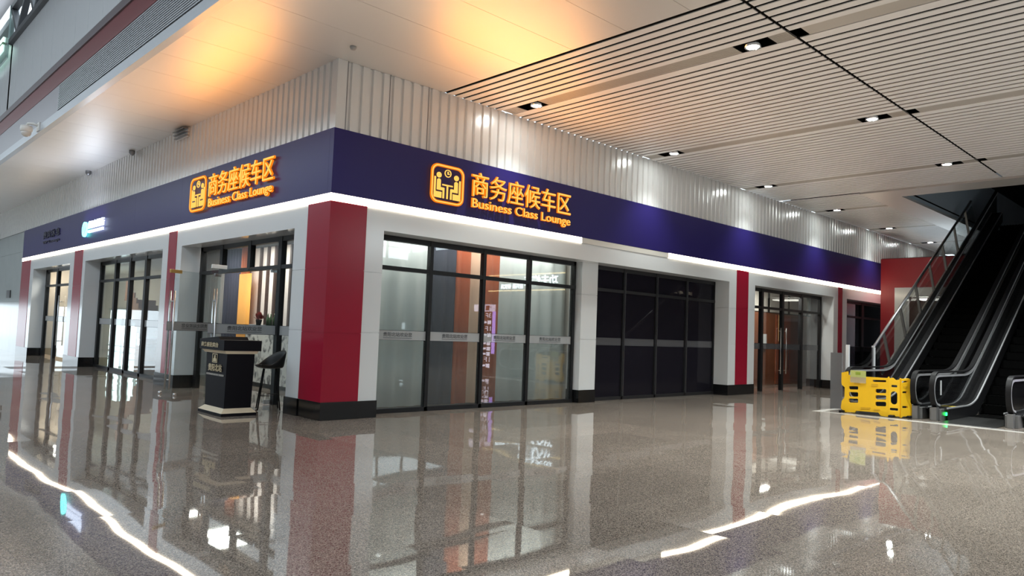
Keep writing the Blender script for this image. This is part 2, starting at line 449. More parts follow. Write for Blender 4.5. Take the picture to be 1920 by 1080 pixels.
# dark blue fascia and its light strips
t = boxes('fascia_board', [(0.0, 25.5, 0.0, 0.12, ZF0, ZF1)], M_NAVY); tag(t, 'long navy blue sign fascia along the right front, orange sign on it', 'signboard')
b = BM(); yy = 0.12
for e in [3.2, 6.3, 9.4, 12.5, 15.6, 18.7, 22.1]: box(b, 0.0, 0.12, yy + 0.002, e, ZF0, ZF1); yy = e
t = obj('fascia_board', b, M_NAVY); tag(t, 'long navy blue sign fascia along the left front, round blue emblem sign on it', 'signboard')
M_LED = emis('warm_led', (1.0, 0.84, 0.62), 5.0)
M_LEDOFF = mat('unlit_diffuser', (0.75, 0.72, 0.66), 0.4)
def led(label, q, m, pw=0):
    t = boxes('led_light_strip', [q], m); tag(t, label, 'light strip', 'light strips under the fascia'); return t
led('lit white light strip under the left fascia', (0.0, 0.06, 0.0605, 22.1, ZL + 0.003, ZF0 - 0.002), M_LED)
led('lit light strip under the right fascia, from the corner to past the orange sign', (0.0, 5.94, 0.0, 0.06, ZL + 0.003, ZF0 - 0.002), M_LED)
led('unlit stretch of light strip under the right fascia', (5.942, 9.14, 0.004, 0.06, ZL + 0.003, ZF0 - 0.002), M_LEDOFF)
led('lit light strip under the right fascia, from the dark bay to the red portal', (9.142, 25.5, 0.0, 0.06, ZL + 0.003, ZF0 - 0.002), M_LED)

# ---------------------------------------------------------------- windows and doors
def text_decal(bm, s, org, U, w, h, mirror=False, ul=True, mi=0):
    add_text(bm, s, org, U, (0, 0, 1), w, h, 0, mi, 0.01, mirror)
    if ul:
        U = Vector(U)
        for dz in (-0.018,):
            o = Vector(org); a = o + Vector((0, 0, dz)); c = o + U * w + Vector((0, 0, dz - 0.008))
            v = [bm.verts.new(q) for q in (a, Vector((c.x, c.y, a.z)), c, Vector((a.x, a.y, c.z)))]
            bm.faces.new(v).material_index = mi
WELCOME = '贵阳北站欢迎您'
def glazed(name, label, axis, pl, a0, a1, posts, ztr, panes, pm, dm, words, fm=None, pw=0.07, full=None, hz=ZO, band=True, sill=True):
    """glazed bay in plane axis=pl from a0 to a1; posts are mullion centres, ztr the transom height"""
    fm = fm or M_FRAME
    R = sroot(name, label)
    def q(u0, u1, d0, d1, z0, z1): return (u0, u1, pl + d0, pl + d1, z0, z1) if axis == 'x' else (pl + d0, pl + d1, u0, u1, z0, z1)
    L = [q(a0, a1, -0.04, 0.06, hz - 0.09, hz), q(a0, a0 + pw, -0.04, 0.06, 0, hz), q(a1 - pw, a1, -0.04, 0.06, 0, hz), q(a0, a1, -0.045, 0.055, ztr - 0.035, ztr + 0.035)]
    if sill: L.append(q(a0, a1, -0.05, 0.05, 0, 0.075))
    for i, c in enumerate(posts):
        low = full is None or full[i]
        L.append(q(c - pw / 2, c + pw / 2, -0.05, 0.05, 0 if low else ztr, hz))
    boxes('window_frame', L, fm, R)
    ed = [a0 + pw] + [c for c in posts] + [a1 - pw]
    for i in range(len(ed) - 1):
        u0 = ed[i] + (pw / 2 if i else 0); u1 = ed[i + 1] - (pw / 2 if i < len(ed) - 2 else 0)
        boxes('transom_pane', [q(u0, u1, 0, 0.008, ztr + 0.035, hz - 0.09)], pm, R)
        if panes[i]:
            pn = boxes('glass_pane', [q(u0, u1, 0, 0.008, 0.075, ztr - 0.035)], pm, R)
            if band:
                b = BM(); box(b, *q(u0, u1, -0.004, -0.002, 1.245, 1.405)); 
                for z in (1.24, 1.405): box(b, *q(u0, u1, -0.006, -0.001, z, z + 0.006), 1)
                if words:
                    w = min(0.72, (u1 - u0) * 0.5); c = (u0 + u1) / 2
                    if axis == 'x': text_decal(b, WELCOME, (c - w / 2, pl - 0.008, 1.30), (1, 0, 0), w, 0.075, mi=1)
                    else: text_decal(b, WELCOME, (pl - 0.008, c + w / 2, 1.30), (0, -1, 0), w, 0.075, mi=1)
                obj('safety_band', b, [dm, M_INK], pn)
    return R
glazed('window_1', 'four-light glazed bay with coloured curtains behind, right of the corner pillar', 'x', 0.45, 1.01, 6.26, (2.32, 3.60, 4.85), 2.475, (1, 1, 1, 1), glass('hazy_glass', (0.9, 0.93, 0.93), base=(0.50, 0.53, 0.53), opac=0.05), M_DECAL, True)
glazed('window_2', 'blacked-out dark glazed bay beside the red pillar', 'x', 0.47, 6.83, 12.03, (8.0, 9.30, 10.63), 2.49, (1, 1, 1, 1), glass('dark_film_glass', (0.2, 0.2, 0.2), refl=0.35, base=(0.016, 0.0145, 0.021), opac=0.95), M_DECALD, False, pw=0.05, fm=mat('thin_dark_frame', (0.012, 0.012, 0.014), 0.5))
boxes('mullion_edge', [(c + 0.02, c + 0.032, 0.40, 0.425, 0.08, 2.94) for c in (8.0, 9.3, 10.63)], M_STEEL, bpy.data.objects['window_2'])
D3 = glazed('door_1', 'brown timber-lined entrance behind glass doors at the far end of the right front', 'x', 0.45, 13.44, 18.77, (14.66, 15.98, 17.30), 2.47, (1, 1, 1, 1), M_GLASS, M_DECALD, False, sill=False, pw=0.12)
for xx in (15.80, 16.16): 
    b = BM(); tube(b, [(xx, 0.38, 0.5), (xx, 0.38, 1.9)], 0.016)
    for z in (0.6, 1.8): tube(b, [(xx, 0.38, z), (xx, 0.45, z)], 0.01)
    obj('door_handle', b, M_CHROME, D3)
glazed('window_3', 'dark glazed bay next to the red portal', 'x', 0.45, 19.85, 25.5, (22.3, ), 2.47, (1, 1), M_GLASSD, M_DECALD, False, pw=0.2)
D1 = glazed('door_2', 'lounge entrance with two glass door leaves swung open on the left front', 'y', 0.45, 1.14, 6.12, (2.40, 3.68, 5.0), 2.475, (1, 0, 0, 1), M_GLASS, M_DECAL, False, full=(1, 0, 0, 0), sill=False, pw=0.13)
glazed('window_4', 'four-light glazed bay reflecting daylight in the middle of the left front', 'y', 0.45, 7.30, 13.60, (9.63, 10.87, 12.12), 2.475, (1, 1, 1, 1), M_GLASS, M_DECAL, False, pw=0.14)
D2 = glazed('door_3', 'furthest glass doorway on the left front, warm beige room behind', 'y', 0.45, 15.27, 20.20, (16.6, 18.55), 2.46, (1, 1, 1), M_GLASS, M_DECAL, False, sill=False, pw=0.2)
b = BM(); tube(b, [(0.36, 17.9, 0.45), (0.36, 17.9, 2.1)], 0.02)
for z in (0.6, 1.9): tube(b, [(0.36, 17.9, z), (0.45, 17.9, z)], 0.012)
obj('door_handle', b, M_CHROME, D2)

# the two open leaves of the lounge entrance
def leaf(hx, hy, fx, fy, mirror, clampm):
    d = Vector((fx - hx, fy - hy, 0)); w = d.length; d.normalize()
    L = bpy.data.objects.new('door_leaf', None); COL.objects.link(L); L.parent = D1; L.location = (hx, hy, 0)
    L.rotation_euler = (0, 0, math.atan2(d.y, d.x))
    g = boxes('glass_pane', [(0.02, w, -0.006, 0.006, 0.03, 2.40)], M_GLASS, L)
    b = BM(); s = -1 if mirror else 1
    box(b, 0.02, w, 0.0075, 0.0085, 1.245, 1.405); box(b, 0.02, w, -0.0085, -0.0075, 1.245, 1.405)
    for z in (1.24, 1.405):
        box(b, 0.02, w, 0.009, 0.010, z, z + 0.007, 1); box(b, 0.02, w, -0.010, -0.009, z, z + 0.007, 1)
    # seen from the side y<0 of both leaves
    tw = 0.62; cx = w * 0.48
    o = Vector((cx + tw / 2, 0.012, 1.30)); text_decal(b, WELCOME, o, (-1, 0, 0), tw, 0.08, mirror=mirror, mi=1)
    obj('safety_band', b, [M_DECAL, M_INK], L)
    b = BM(); box(b, w - 0.26, w + 0.0, -0.02, 0.02, 2.345, 2.41); obj('patch_fitting', b, clampm, L, 0.004)
    b = BM(); box(b, 0.0, 0.16, -0.02, 0.02, 0.012, 0.09); box(b, 0.0, 0.16, -0.02, 0.02, 2.36, 2.42); obj('hinge_clamp', b, M_CHROME, L, 0.004)
    b = BM()
    for sy in (-0.06, 0.06):
        tube(b, [(w - 0.09, sy, 0.12), (w - 0.09, sy, 2.0)], 0.017, 10)
    for z in (0.3, 1.8): tube(b, [(w - 0.09, -0.06, z), (w - 0.09, 0.06, z)], 0.011)
    obj('door_handle', b, M_CHROME, L)
leaf(0.42, 5.0, -0.73, 4.57, True, mat('brass_fitting', (0.80, 0.52, 0.18), 0.3, metal=0.6))
leaf(0.42, 2.42, -0.80, 2.42, False, mat('white_fitting', (0.9, 0.9, 0.88), 0.3))

# ---------------------------------------------------------------- rooms behind the glass
M_INT = mat('beige_room_wall', (0.62, 0.58, 0.52), 0.6)
b = BM(); box(b, 0.52, 26, 0.52, 27, 3.32, 3.4); struct(obj('ceiling_lounge', b, M_INT))
b = BM(); box(b, 6.5, 6.6, 0.6, 4.0, 0, 3.3); box(b, 2.4, 6.6, 3.9, 4.0, 0, 3.3); struct(obj('wall_lounge', b, M_INT))
b = BM(); box(b, 6.85, 13.0, 0.62, 0.66, 0, 3.3); box(b, 12.9, 13.0, 0.52, 3.0, 0, 3.3); struct(obj('wall_blackout', b, mat('blackout', (0.020, 0.019, 0.027), 0.7)))
# timber lined lobby behind the far doors
M_WOOD = mat('red_brown_timber', (0.20, 0.065, 0.028), 0.4, noise=0.25, nscale=3)
b = BM(); box(b, 13.0, 24.0, 1.9, 2.0, 0, 2.45); struct(obj('wall_lobby', b, M_WOOD))
b = BM()
for x0, x1 in ((16.6, 17.9), (18.1, 19.4), (19.6, 20.9), (21.1, 22.2)): box(b, x0, x1, 1.88, 1.9, 2.48, 3.2)
box(b, 13.0, 24.0, 1.92, 2.0, 2.45, 3.3, 1); struct(obj('trim_2', b, [mat('translucent_panel', (0.55, 0.52, 0.47), 0.4), M_FRAME]))
b = BM(); box(b, 19.6, 26.0, 1.05, 1.1, 0, 3.3); box(b, 19.5, 19.6, 0.52, 1.1, 0, 3.3); struct(obj('wall_blackout', b, MATS['blackout']))  # dark wall added to block sky light behind the bay
t = thing('timber_door', 'reddish timber door with a glass strip inside the far right entrance', 'door', (18.55, 1.86, 0))
boxes('door_panel', [(-0.05, 1.05, 0, 0.03, 0.02, 2.4)], mat('red_timber_door', (0.26, 0.06, 0.022), 0.35, noise=0.2, nscale=4), t)
boxes('vision_strip', [(0.12, 0.28, -0.012, 0.0, 1.5, 2.4)], mat('amber_glass', (0.75, 0.5, 0.25), 0.2), t)
boxes('notice_paper', [(0.14, 0.36, -0.02, -0.014, 1.38, 1.68)], M_WHITE, t)
boxes('pull_handle', [(0.78, 0.81, -0.05, -0.02, 0.5, 1.2)], M_CHROME, t)
t = boxes('paper_notice', [(17.52, 17.76, 1.83, 1.86, 1.25, 1.72)], M_WHITE); tag(t, 'white paper notice on a post inside the far right entrance', 'notice')
t = boxes('wall_lamp', [(16.5, 16.62, 1.82, 1.88, 2.15, 2.45)], emis('amber_lamp', (1.0, 0.65, 0.25), 1.2)); tag(t, 'small amber wall lamp inside the far right entrance', 'lamp')
t = boxes('timber_board', [(22.45, 23.4, 0.75, 0.8, 0.0, 2.42)], mat('grey_brown_timber', (0.10, 0.065, 0.045), 0.5, noise=0.2)); tag(t, 'dull brown panel behind the dark bay beside the red portal', 'panel')
t = boxes('pale_panel', [(22.45, 23.4, 0.74, 0.8, 2.46, 3.0)], mat('pale_panel', (0.42, 0.40, 0.34), 0.5)); tag(t, 'pale square panel above the dull brown one beside the red portal', 'panel')

# curtains: wavy cloth hung from the lounge ceiling
def curtain(name, label, axis, pl, a0, a1, z0, z1, col, pitch=0.16, amp=0.035, rough=0.8):
    b = BM(); n = max(6, int((a1 - a0) / 0.02)); V = []
    for i in range(n + 1):
        u = a0 + (a1 - a0) * i / n; d = amp * math.sin(2 * PI * u / pitch) + 0.3 * amp * math.sin(5.1 * u)
        V.append([b.verts.new((u, pl + d, z) if axis == 'x' else (pl + d, u, z)) for z in (z0, z1)])
    for A, B in zip(V, V[1:]): b.faces.new((A[0], B[0], B[1], A[1])).smooth = True
    o = obj(name, b, mat('cloth_%d_%d_%d' % tuple(int(c * 999) for c in col), col, rough))
    s = o.modifiers.new('s', 'SOLIDIFY'); s.thickness = 0.006
    return tag(o, label, 'curtain', 'curtains in the lounge')
GREY = (0.76, 0.82, 0.81)
curtain('curtain', 'pale grey curtain nearest the corner pillar', 'x', 0.85, 1.3, 2.62, 0.05, 3.3, GREY, 0.4)
curtain('curtain', 'navy blue curtain behind the second light of the bay right of the corner', 'x', 0.85, 2.63, 3.22, 0.05, 3.3, (0.055, 0.062, 0.095), 0.3)
curtain('curtain', 'rust curtain between the navy and the peach ones', 'x', 0.85, 3.23, 3.60, 0.05, 3.3, (0.55, 0.13, 0.045), 0.28)
curtain('curtain', 'peach coloured curtain behind the second post of the bay', 'x', 0.85, 3.61, 3.98, 0.05, 3.3, (0.92, 0.64, 0.46), 0.3)
curtain('curtain', 'rust curtain between the peach and the wide grey ones', 'x', 0.85, 3.99, 4.38, 0.05, 3.3, (0.52, 0.14, 0.06), 0.3)
curtain('curtain', 'wide grey curtain at the right end of the bay', 'x', 0.85, 4.39, 6.45, 0.05, 3.3, GREY, 0.4)
curtain('curtain', 'navy blue curtain seen through the open lounge doors', 'y', 2.08, 7.62, 8.75, 0.05, 3.3, (0.045, 0.05, 0.085))
curtain('curtain', 'rust red curtain beside the orange one seen through the open lounge doors', 'y', 2.02, 7.20, 7.74, 0.05, 3.3, (0.45, 0.12, 0.04))
curtain('curtain', 'plain bright orange curtain seen through the open lounge doors', 'y', 1.90, 6.80, 7.52, 0.0, 2.62, (0.88, 0.42, 0.09), 0.9, 0.015)
curtain('curtain', 'grey curtain left of the navy one seen through the open lounge doors', 'y', 2.10, 8.78, 10.4, 0.05, 3.3, (0.36, 0.35, 0.34))
# slatted white screen, ledge, stone painting, plant
t = thing('screen_wall', 'white screen with dark timber uprights inside the open lounge doors', 'screen', (2.1, 5.8, 0))
boxes('screen_panel', [(0.0, 0.06, -1.6, 1.5, 1.401, 3.25)], mat('warm_white_screen', (0.86, 0.80, 0.76), 0.5), t)
for yy in (-1.40, -1.02, -0.64, -0.26, 0.12, 0.50, 0.88): boxes('upright', [(-0.05, 0.0, yy, yy + 0.085, 1.401, 3.25)], mat('dark_timber', (0.055, 0.03, 0.024), 0.5), t)
t = thing('low_cabinet', 'dark ledge with a grey marble painting on its front, inside the open lounge doors', 'cabinet', (2.1, 5.8, 0))
boxes('cabinet_body', [(-0.30, -0.001, -1.6, 0.96, 0.0, 1.36)], M_FRAME, t)
boxes('counter_top', [(-0.36, -0.001, -1.6, 0.97, 1.36, 1.40)], M_BLK, t)
def marble_mat():
    m = mat('ink_marble', (0.5, 0.5, 0.48), 0.4); n = m.node_tree.nodes; l = m.node_tree.links
    tc = n.new('ShaderNodeTexCoord'); w = n.new('ShaderNodeTexNoise'); w.inputs['Scale'].default_value = 4; w.inputs['Detail'].default_value = 8; w.inputs['Distortion'].default_value = 1.4
    cr = n.new('ShaderNodeValToRGB'); e = cr.color_ramp.elements; e[0].position = 0.36; e[0].color = (0.06, 0.06, 0.065, 1); e[1].position = 0.52; e[1].color = (0.56, 0.56, 0.53, 1)
    l.new(tc.outputs['Object'], w.inputs[0]); l.new(w.outputs[0], cr.inputs[0]); l.new(cr.outputs[0], n['Principled BSDF'].inputs['Base Color']); return m
boxes('marble_panel', [(-0.315, -0.30, -1.55, 0.92, 0.10, 1.30)], marble_mat(), t)
t = thing('potted_plant', 'dark red leafy plant on the ledge inside the open lounge doors', 'plant', (1.90, 6.30, 1.40))
b = BM(); lathe(b, [(0.05, 0), (0.075, 0.12), (0.07, 0.125)]); obj('pot', b, M_BLK, t)
b = BM()
for i in range(70):
    a = random.uniform(0, 2 * PI); el = random.uniform(0.3, 1.5); r = random.uniform(0.08, 0.15)
    c = Vector((math.cos(a) * math.cos(el), math.sin(a) * math.cos(el), math.sin(el))) * r + Vector((0, 0, 0.12))
    d = (c - Vector((0, 0, 0.1))).normalized(); s = d.cross(Vector((0.3, 0.2, 1))).normalized() * 0.018
    v = [b.verts.new(q) for q in (c - d * 0.06, c + s, c + d * 0.06, c - s)]; b.faces.new(v)
obj('foliage', b, mat('dark_red_leaf', (0.20, 0.012, 0.012), 0.5), t)
for i, yy in enumerate((5.95, 5.80, 5.62)):
    b = BM(); lathe(b, [(0.035, 0), (0.037, 0.16), (0.014, 0.21), (0.014, 0.27)], (1.95, yy, 1.40), 12)
    tag(obj('bottle', b, mat('green_bottle', (0.03, 0.07, 0.02), 0.2)), ('dark bottle on the ledge next to the red plant', 'dark bottle on the ledge, middle of three', 'dark bottle on the ledge furthest from the red plant')[i], 'bottle', 'bottles on the lounge ledge')
# room behind the middle glazing: daylight wall and timber stair
t = sroot('window_5', 'bright daylight window seen through the middle glazing of the left front')
M_DAY = emis('daylight_pane', (0.78, 1.0, 0.98), 1.5)
yy = 18.6; L = []
for i in range(7): 
    boxes('window_pane', [(4.02, 4.04, yy + 0.06, yy + 0.92, 0.05, 1.75)], M_DAY, t); L.append((3.95, 4.06, yy - 0.07, yy + 0.06, 0, 1.8)); yy += 0.98
L += [(3.95, 4.06, 18.6, yy, 0.22, 0.27), (3.95, 4.06, 18.6, yy, 1.75, 1.84)]
boxes('window_frame', L, mat('grey_green_frame', (0.30, 0.36, 0.34), 0.4), t)
b = BM(); box(b, 4.06, 4.16, 13, 26.5, 0, 3.32); box(b, 0.55, 4.1, 26.5, 26.6, 0, 3.32); struct(obj('wall_daylight_room', b, M_INT))
t = thing('timber_stair', 'wooden stair climbing behind the middle glazing of the left front', 'stair', (3.2, 17.9, 0))
M_STAIR = mat('orange_timber', (0.40, 0.16, 0.06), 0.4, noise=0.15)
for i in range(9):
    y0 = -1.2 + 0.26 * i; z0 = 0.55 + 0.19 * i
    boxes('step', [(-0.5, 0.5, y0, y0 + 0.30, z0, z0 + 0.06), (-0.5, 0.5, y0, y0 + 0.03, z0 - 0.17, z0), (-0.5, -0.46, y0, y0 + 0.258, z0 + 0.06, z0 + 0.85)], M_STAIR, t)
boxes('stair_base', [(-0.45, 0.45, -1.2, -0.2, 0, 0.5)], M_STAIR, t)
# beige room behind the furthest doorway
b = BM(); box(b, 2.3, 2.4, 13.0, 18.0, 0, 3.32); box(b, 1.9, 2.0, 19, 27, 0, 3.32); box(b, 0.52, 2.4, 13.4, 13.5, 0, 3.3)
b.free()
b = BM(); box(b, 1.55, 1.65, 20.6, 26.4, 0, 3.32); box(b, 0.55, 1.65, 20.5, 20.6, 0, 3.32); struct(obj('wall_beige_room', b, mat('warm_beige', (0.72, 0.58, 0.42), 0.6)))
for loc, e, s in (((1.2, 5.9, 3.25), 24, 1.0), ((1.3, 8.0, 3.25), 9, 0.5), ((1.0, 19.5, 3.25), 24, 0.6), ((2.2, 22, 3.25), 8, 0.6), ((16.5, 1.0, 3.2), 32, 0.6)):
    lamp('room_fill', 'AREA', loc, e, (1.0, 0.93, 0.84), size=s)  # lamps added to brighten the rooms behind the glass

lamp('room_fill', 'AREA', (3.7, 0.60, 3.30), 7, (1.0, 0.95, 0.88), shape='RECTANGLE', size=4.7, size_y=0.08)  # long lamp added to light the curtains
# ================================================================ SIGNS
M_OR_RIM = emis('orange_sign_edge', (1.0, 0.24, 0.008), 0.34)
M_OR = emis('amber_sign_face', (1.0, 0.56, 0.11), 0.44)
def neon(label, org, U, box_icon, box_cn, box_en, glow_rot):
    """icon, Chinese line and English line as (u0, z0, u1, z1) measured along U from org"""
    t = thing('illuminated_sign', label, 'sign', org); U = Vector(U); V = Vector((0, 0, 1)); N = U.cross(V)
    def P(u, z, d): return U * u + V * z + N * d
    # rounded square pictogram: two people on seats at a table under a clock
    u0, z0, u1, z1 = box_icon; w = u1 - u0; h = z1 - z0
    Mx = frame_mx(P(u0, z0, 0.055), U, V)
    def S(r): return [(a * w, c * h) for a, c in r]
    b = BM()
    add_mesh(b, poly2d([S(rrect(0, 0, 1, 1, 0.2)), S(rrect(0.075, 0.075, 0.925, 0.925, 0.15))[::-1]], 0.018), Mx)
    add_mesh(b, poly2d([S(rrect(0.025, 0.025, 0.975, 0.975, 0.19)), S(rrect(0.055, 0.055, 0.945, 0.945, 0.16))[::-1]], 0.024), Mx, 1)
    shapes = [circ(0.5, 0.79, 0.10), circ(0.24, 0.715, 0.07), circ(0.76, 0.715, 0.07)]
    def person(f):
        g = lambda x: x if f > 0 else 1 - x
        return [[(g(0.105), 0.14), (g(0.105), 0.66), (g(0.15), 0.66), (g(0.15), 0.29), (g(0.33), 0.29), (g(0.33), 0.14)],
                [(g(0.19), 0.335), (g(0.19), 0.59), (g(0.22), 0.62), (g(0.265), 0.62), (g(0.295), 0.59), (g(0.295), 0.41), (g(0.395), 0.41), (g(0.41), 0.395), (g(0.41), 0.14), (g(0.365), 0.14), (g(0.365), 0.335)]]
    shapes += person(1) + person(-1)
    shapes += [[(0.345, 0.50), (0.655, 0.50), (0.655, 0.465), (0.52, 0.465), (0.52, 0.14), (0.48, 0.14), (0.48, 0.465), (0.345, 0.465)]]
    for s in shapes:
        if s is shapes[0]:
            add_mesh(b, poly2d([S(s), S(circ(0.5, 0.79, 0.078))[::-1]], 0.012), Mx, 1)
            add_mesh(b, poly2d([S([(0.485, 0.84), (0.515, 0.84), (0.515, 0.79), (0.545, 0.79), (0.545, 0.765), (0.485, 0.765)])], 0.012), Mx, 1)
        else: add_mesh(b, poly2d([S(s)], 0.012), Mx, 1)
    obj('pictogram', b, [M_OR_RIM, M_OR], t)
    for nm, s, (a0, c0, a1, c1) in (('chinese_lettering', '商务座候车区', box_cn), ('english_lettering', 'Business Class Lounge', box_en)):
        b = BM(); e = 0.010
        add_text(b, s, P(a0 - e, c0 - e, 0.03), U, V, a1 - a0 + 2 * e, c1 - c0 + 2 * e, 0.03, 0, 0.012 if nm[0] == 'c' else 0.012)
        add_text(b, s, P(a0, c0, 0.06), U, V, a1 - a0, c1 - c0, 0.012, 1, -0.008)
        obj(nm, b, [M_OR_RIM, M_OR], t)
    lamp('sign_glow', 'AREA', P((u0 + box_cn[2]) / 2, (z0 + z1) / 2, 0.22), 24, (1.0, 0.36, 0.03), t, shape='RECTANGLE', size=box_cn[2] - u0, size_y=0.5, rot=glow_rot)
    return t
neon('orange lit sign with seated people pictogram on the right fascia', (0, 0, 0), (1, 0, 0), (1.86, 3.64, 2.61, 4.33), (2.80, 3.89, 5.48, 4.33), (2.82, 3.635, 5.48, 3.845), (-PI / 2 - 0.35, 0, 0))
neon('orange lit sign with seated people pictogram on the left fascia', (0, 0, 0), (0, -1, 0), (-5.68, 3.68, -4.83, 4.40), (-4.70, 3.93, -1.88, 4.37), (-4.66, 3.67, -1.90, 3.88), (-PI / 2 - 0.35, 0, -PI / 2))

t = thing('illuminated_sign', 'white lit sign with round turquoise emblem on the far left fascia', 'sign', (0, 0, 0))
Mx = frame_mx((-0.05, 13.94, 3.73), (0, -1, 0), (0, 0, 1)); b = BM()
add_mesh(b, poly2d([circ(0.29, 0.21, 0.30 * 0.72), circ(0.29, 0.21, 0.155)[::-1]], 0.05), Mx)
add_mesh(b, poly2d([circ(0.29, 0.21, 0.14)], 0.04), Mx, 1)
add_mesh(b, poly2d([[(0.22, 0.08), (0.27, 0.34), (0.31, 0.34), (0.27, 0.08)]], 0.06), Mx, 0)
add_mesh(b, poly2d([[(0.32, 0.08), (0.36, 0.32), (0.39, 0.32), (0.35, 0.08)]], 0.06), Mx, 0)
for v in b.verts: v.co.y = 13.65 + (v.co.y - 13.65) * 1.0
obj('emblem', b, [emis('turquoise_sign', (0.18, 1.0, 0.92), 1.5), emis('turquoise_sign_dim', (0.08, 0.70, 0.66), 1.0)], t)
M_WSIGN = emis('cool_white_sign', (0.66, 0.78, 1.0), 0.9)
b = BM(); add_text(b, '贵阳农商银行', (-0.03, 13.28, 3.925), (0, -1, 0), (0, 0, 1), 1.48, 0.22, 0.04, 0, 0.02); obj('chinese_lettering', b, M_WSIGN, t)
b = BM(); add_text(b, 'GUIYANG RURAL BANK', (-0.03, 13.26, 3.805), (0, -1, 0), (0, 0, 1), 1.45, 0.075, 0.04, 0, 0.03); obj('english_lettering', b, M_WSIGN, t)
lamp('sign_glow', 'AREA', (-0.20, 12.9, 4.0), 8, (0.75, 0.82, 1.0), t, shape='RECTANGLE', size=2.1, size_y=0.25, rot=(-PI / 2 - 0.85, 0, -PI / 2))
t = thing('unlit_sign', 'unlit dark lettering at the far left end of the fascia', 'sign', (0, 0, 0))
M_UNLIT = mat('unlit_letter', (0.05, 0.05, 0.085), 0.5)
b = BM(); add_text(b, '贵宾休息', (-0.003, 18.9, 4.0), (0, -1, 0), (0, 0, 1), 2.2, 0.25, 0.03, 0); obj('chinese_lettering', b, M_UNLIT, t)
b = BM(); add_text(b, 'VIP Lounge', (-0.003, 18.9, 3.80), (0, -1, 0), (0, 0, 1), 2.2, 0.12, 0.03, 0); obj('english_lettering', b, M_UNLIT, t)

# ================================================================ CEILING FITTINGS
M_LAMP = emis('downlight_lens', (0.93, 1.0, 0.97), 60.0)
def downlight(label, s, y0, y1, yl, power=None):
    t = thing('downlight', label, 'ceiling light', (s + 0.145, (y0 + y1) / 2, ZC), 'downlights in the slatted ceiling')
    h = (y1 - y0) / 2; b = BM()
    if power is None: power = 340 if yl < -2 else 95
    for q in ((-0.145, -0.135, -h, h, 0.0, 0.12), (0.135, 0.145, -h, h, 0.0, 0.12), (-0.145, 0.145, -h, -h + 0.01, 0.0, 0.12), (-0.145, 0.145, h - 0.01, h, 0.0, 0.12), (-0.145, 0.145, -h, h, 0.12, 0.13)): box(b, *q)
    obj('housing', b, M_DARK, t)
    dy = yl - (y0 + y1) / 2
    b = BM(); lathe(b, [(0.088, 0.03), (0.10, 0.0), (0.115, 0.0), (0.115, 0.11)], (0.06, dy, 0), 20); obj('reflector_ring', b, M_CHROME, t)
    b = BM(); lathe(b, [(0.088, 0.004), (0.088, 0.03)], (0.06, dy, 0), 20); obj('lamp_lens', b, M_LAMP, t)
    lamp('downlight_beam', 'SPOT', (0.06, dy, -0.03), power, (0.94, 1.0, 0.97), t, spot_size=math.radians(125 if yl < -2 else 96), spot_blend=1.0, shadow_soft_size=0.07)
    return t
NL = ['downlight by the wall in the first strip of the slatted ceiling', 'downlight by the wall in the second strip of the slatted ceiling', 'downlight by the wall in the third strip of the slatted ceiling',
      'downlight by the wall in the fourth strip, above the slim red pillar', 'downlight above the red portal, fifth strip', 'smallest and furthest downlight beside the escalator']
for i in range(6): downlight(NL[i], STRIPS[i], -0.92, -0.38, -0.69)
FL = ['downlight out over the floor in the first strip, largest in view', 'downlight out over the floor in the second strip', 'downlight out over the floor in the third strip, near the escalator']
for i in range(3): downlight(FL[i], STRIPS[i], -5.30, -4.78, -4.98)
BL = ('nearest', 'middle', 'further')
for i in range(3): downlight('added unseen downlight overhead behind the viewpoint, %s strip' % BL[i], STRIPS[i], -9.56, -9.04, -9.24, 560)  # unseen row, added to brighten the floor and ceiling
def diffuser(label, s, y0, y1):
    b = BM(); n = 9; w = 0.29 / n
    for i in range(n): box(b, s + i * w, s + (i + 0.62) * w, y0, y1, ZC + 0.002, ZC + 0.02)
    box(b, s, s + 0.29, y0, y0 + 0.01, ZC, ZC + 0.02); box(b, s, s + 0.29, y1 - 0.01, y1, ZC, ZC + 0.02)
    box(b, s, s + 0.29, y0, y1, ZC + 0.022, ZC + 0.028, 1)
    return tag(obj('air_diffuser', b, [M_STRIP, mat('diffuser_back', (0.24, 0.215, 0.19), 0.7)]), label, 'air vent', 'linear air vents in the slatted ceiling')
OL = ('first', 'second', 'third')
for i in range(3):
    diffuser('long linear air vent between the two downlights of the %s ceiling strip' % OL[i], STRIPS[i], -4.77, -0.93)
    diffuser('short linear air vent beyond the outer downlight of the %s ceiling strip' % OL[i], STRIPS[i], -5.58, -5.31)
    diffuser('stub of air vent against the ribbed wall in the %s ceiling strip' % OL[i], STRIPS[i], -0.37, 0.0)
for i in range(3, 6): diffuser('stub of air vent against the ribbed wall, %s' % ('strip above slim red pillar', 'strip above red portal', 'strip furthest away')[i - 3], STRIPS[i], -0.37, 0.0)
for i in range(3, 6): diffuser('linear air vent in the ceiling strip %s' % ('above the slim red pillar', 'above the red portal', 'furthest away beside the escalator')[i - 3], STRIPS[i], -2.2, -0.93)
b = BM(); lathe(b, [(0.05, 0.0), (0.05, -0.02), (0.035, -0.045), (0.012, -0.05)], (-0.08, -0.56, ZC)); tag(obj('smoke_detector', b, mat('grey_plastic', (0.42, 0.41, 0.40), 0.5)), 'small round detector on the smooth ceiling near the wall corner', 'detector')

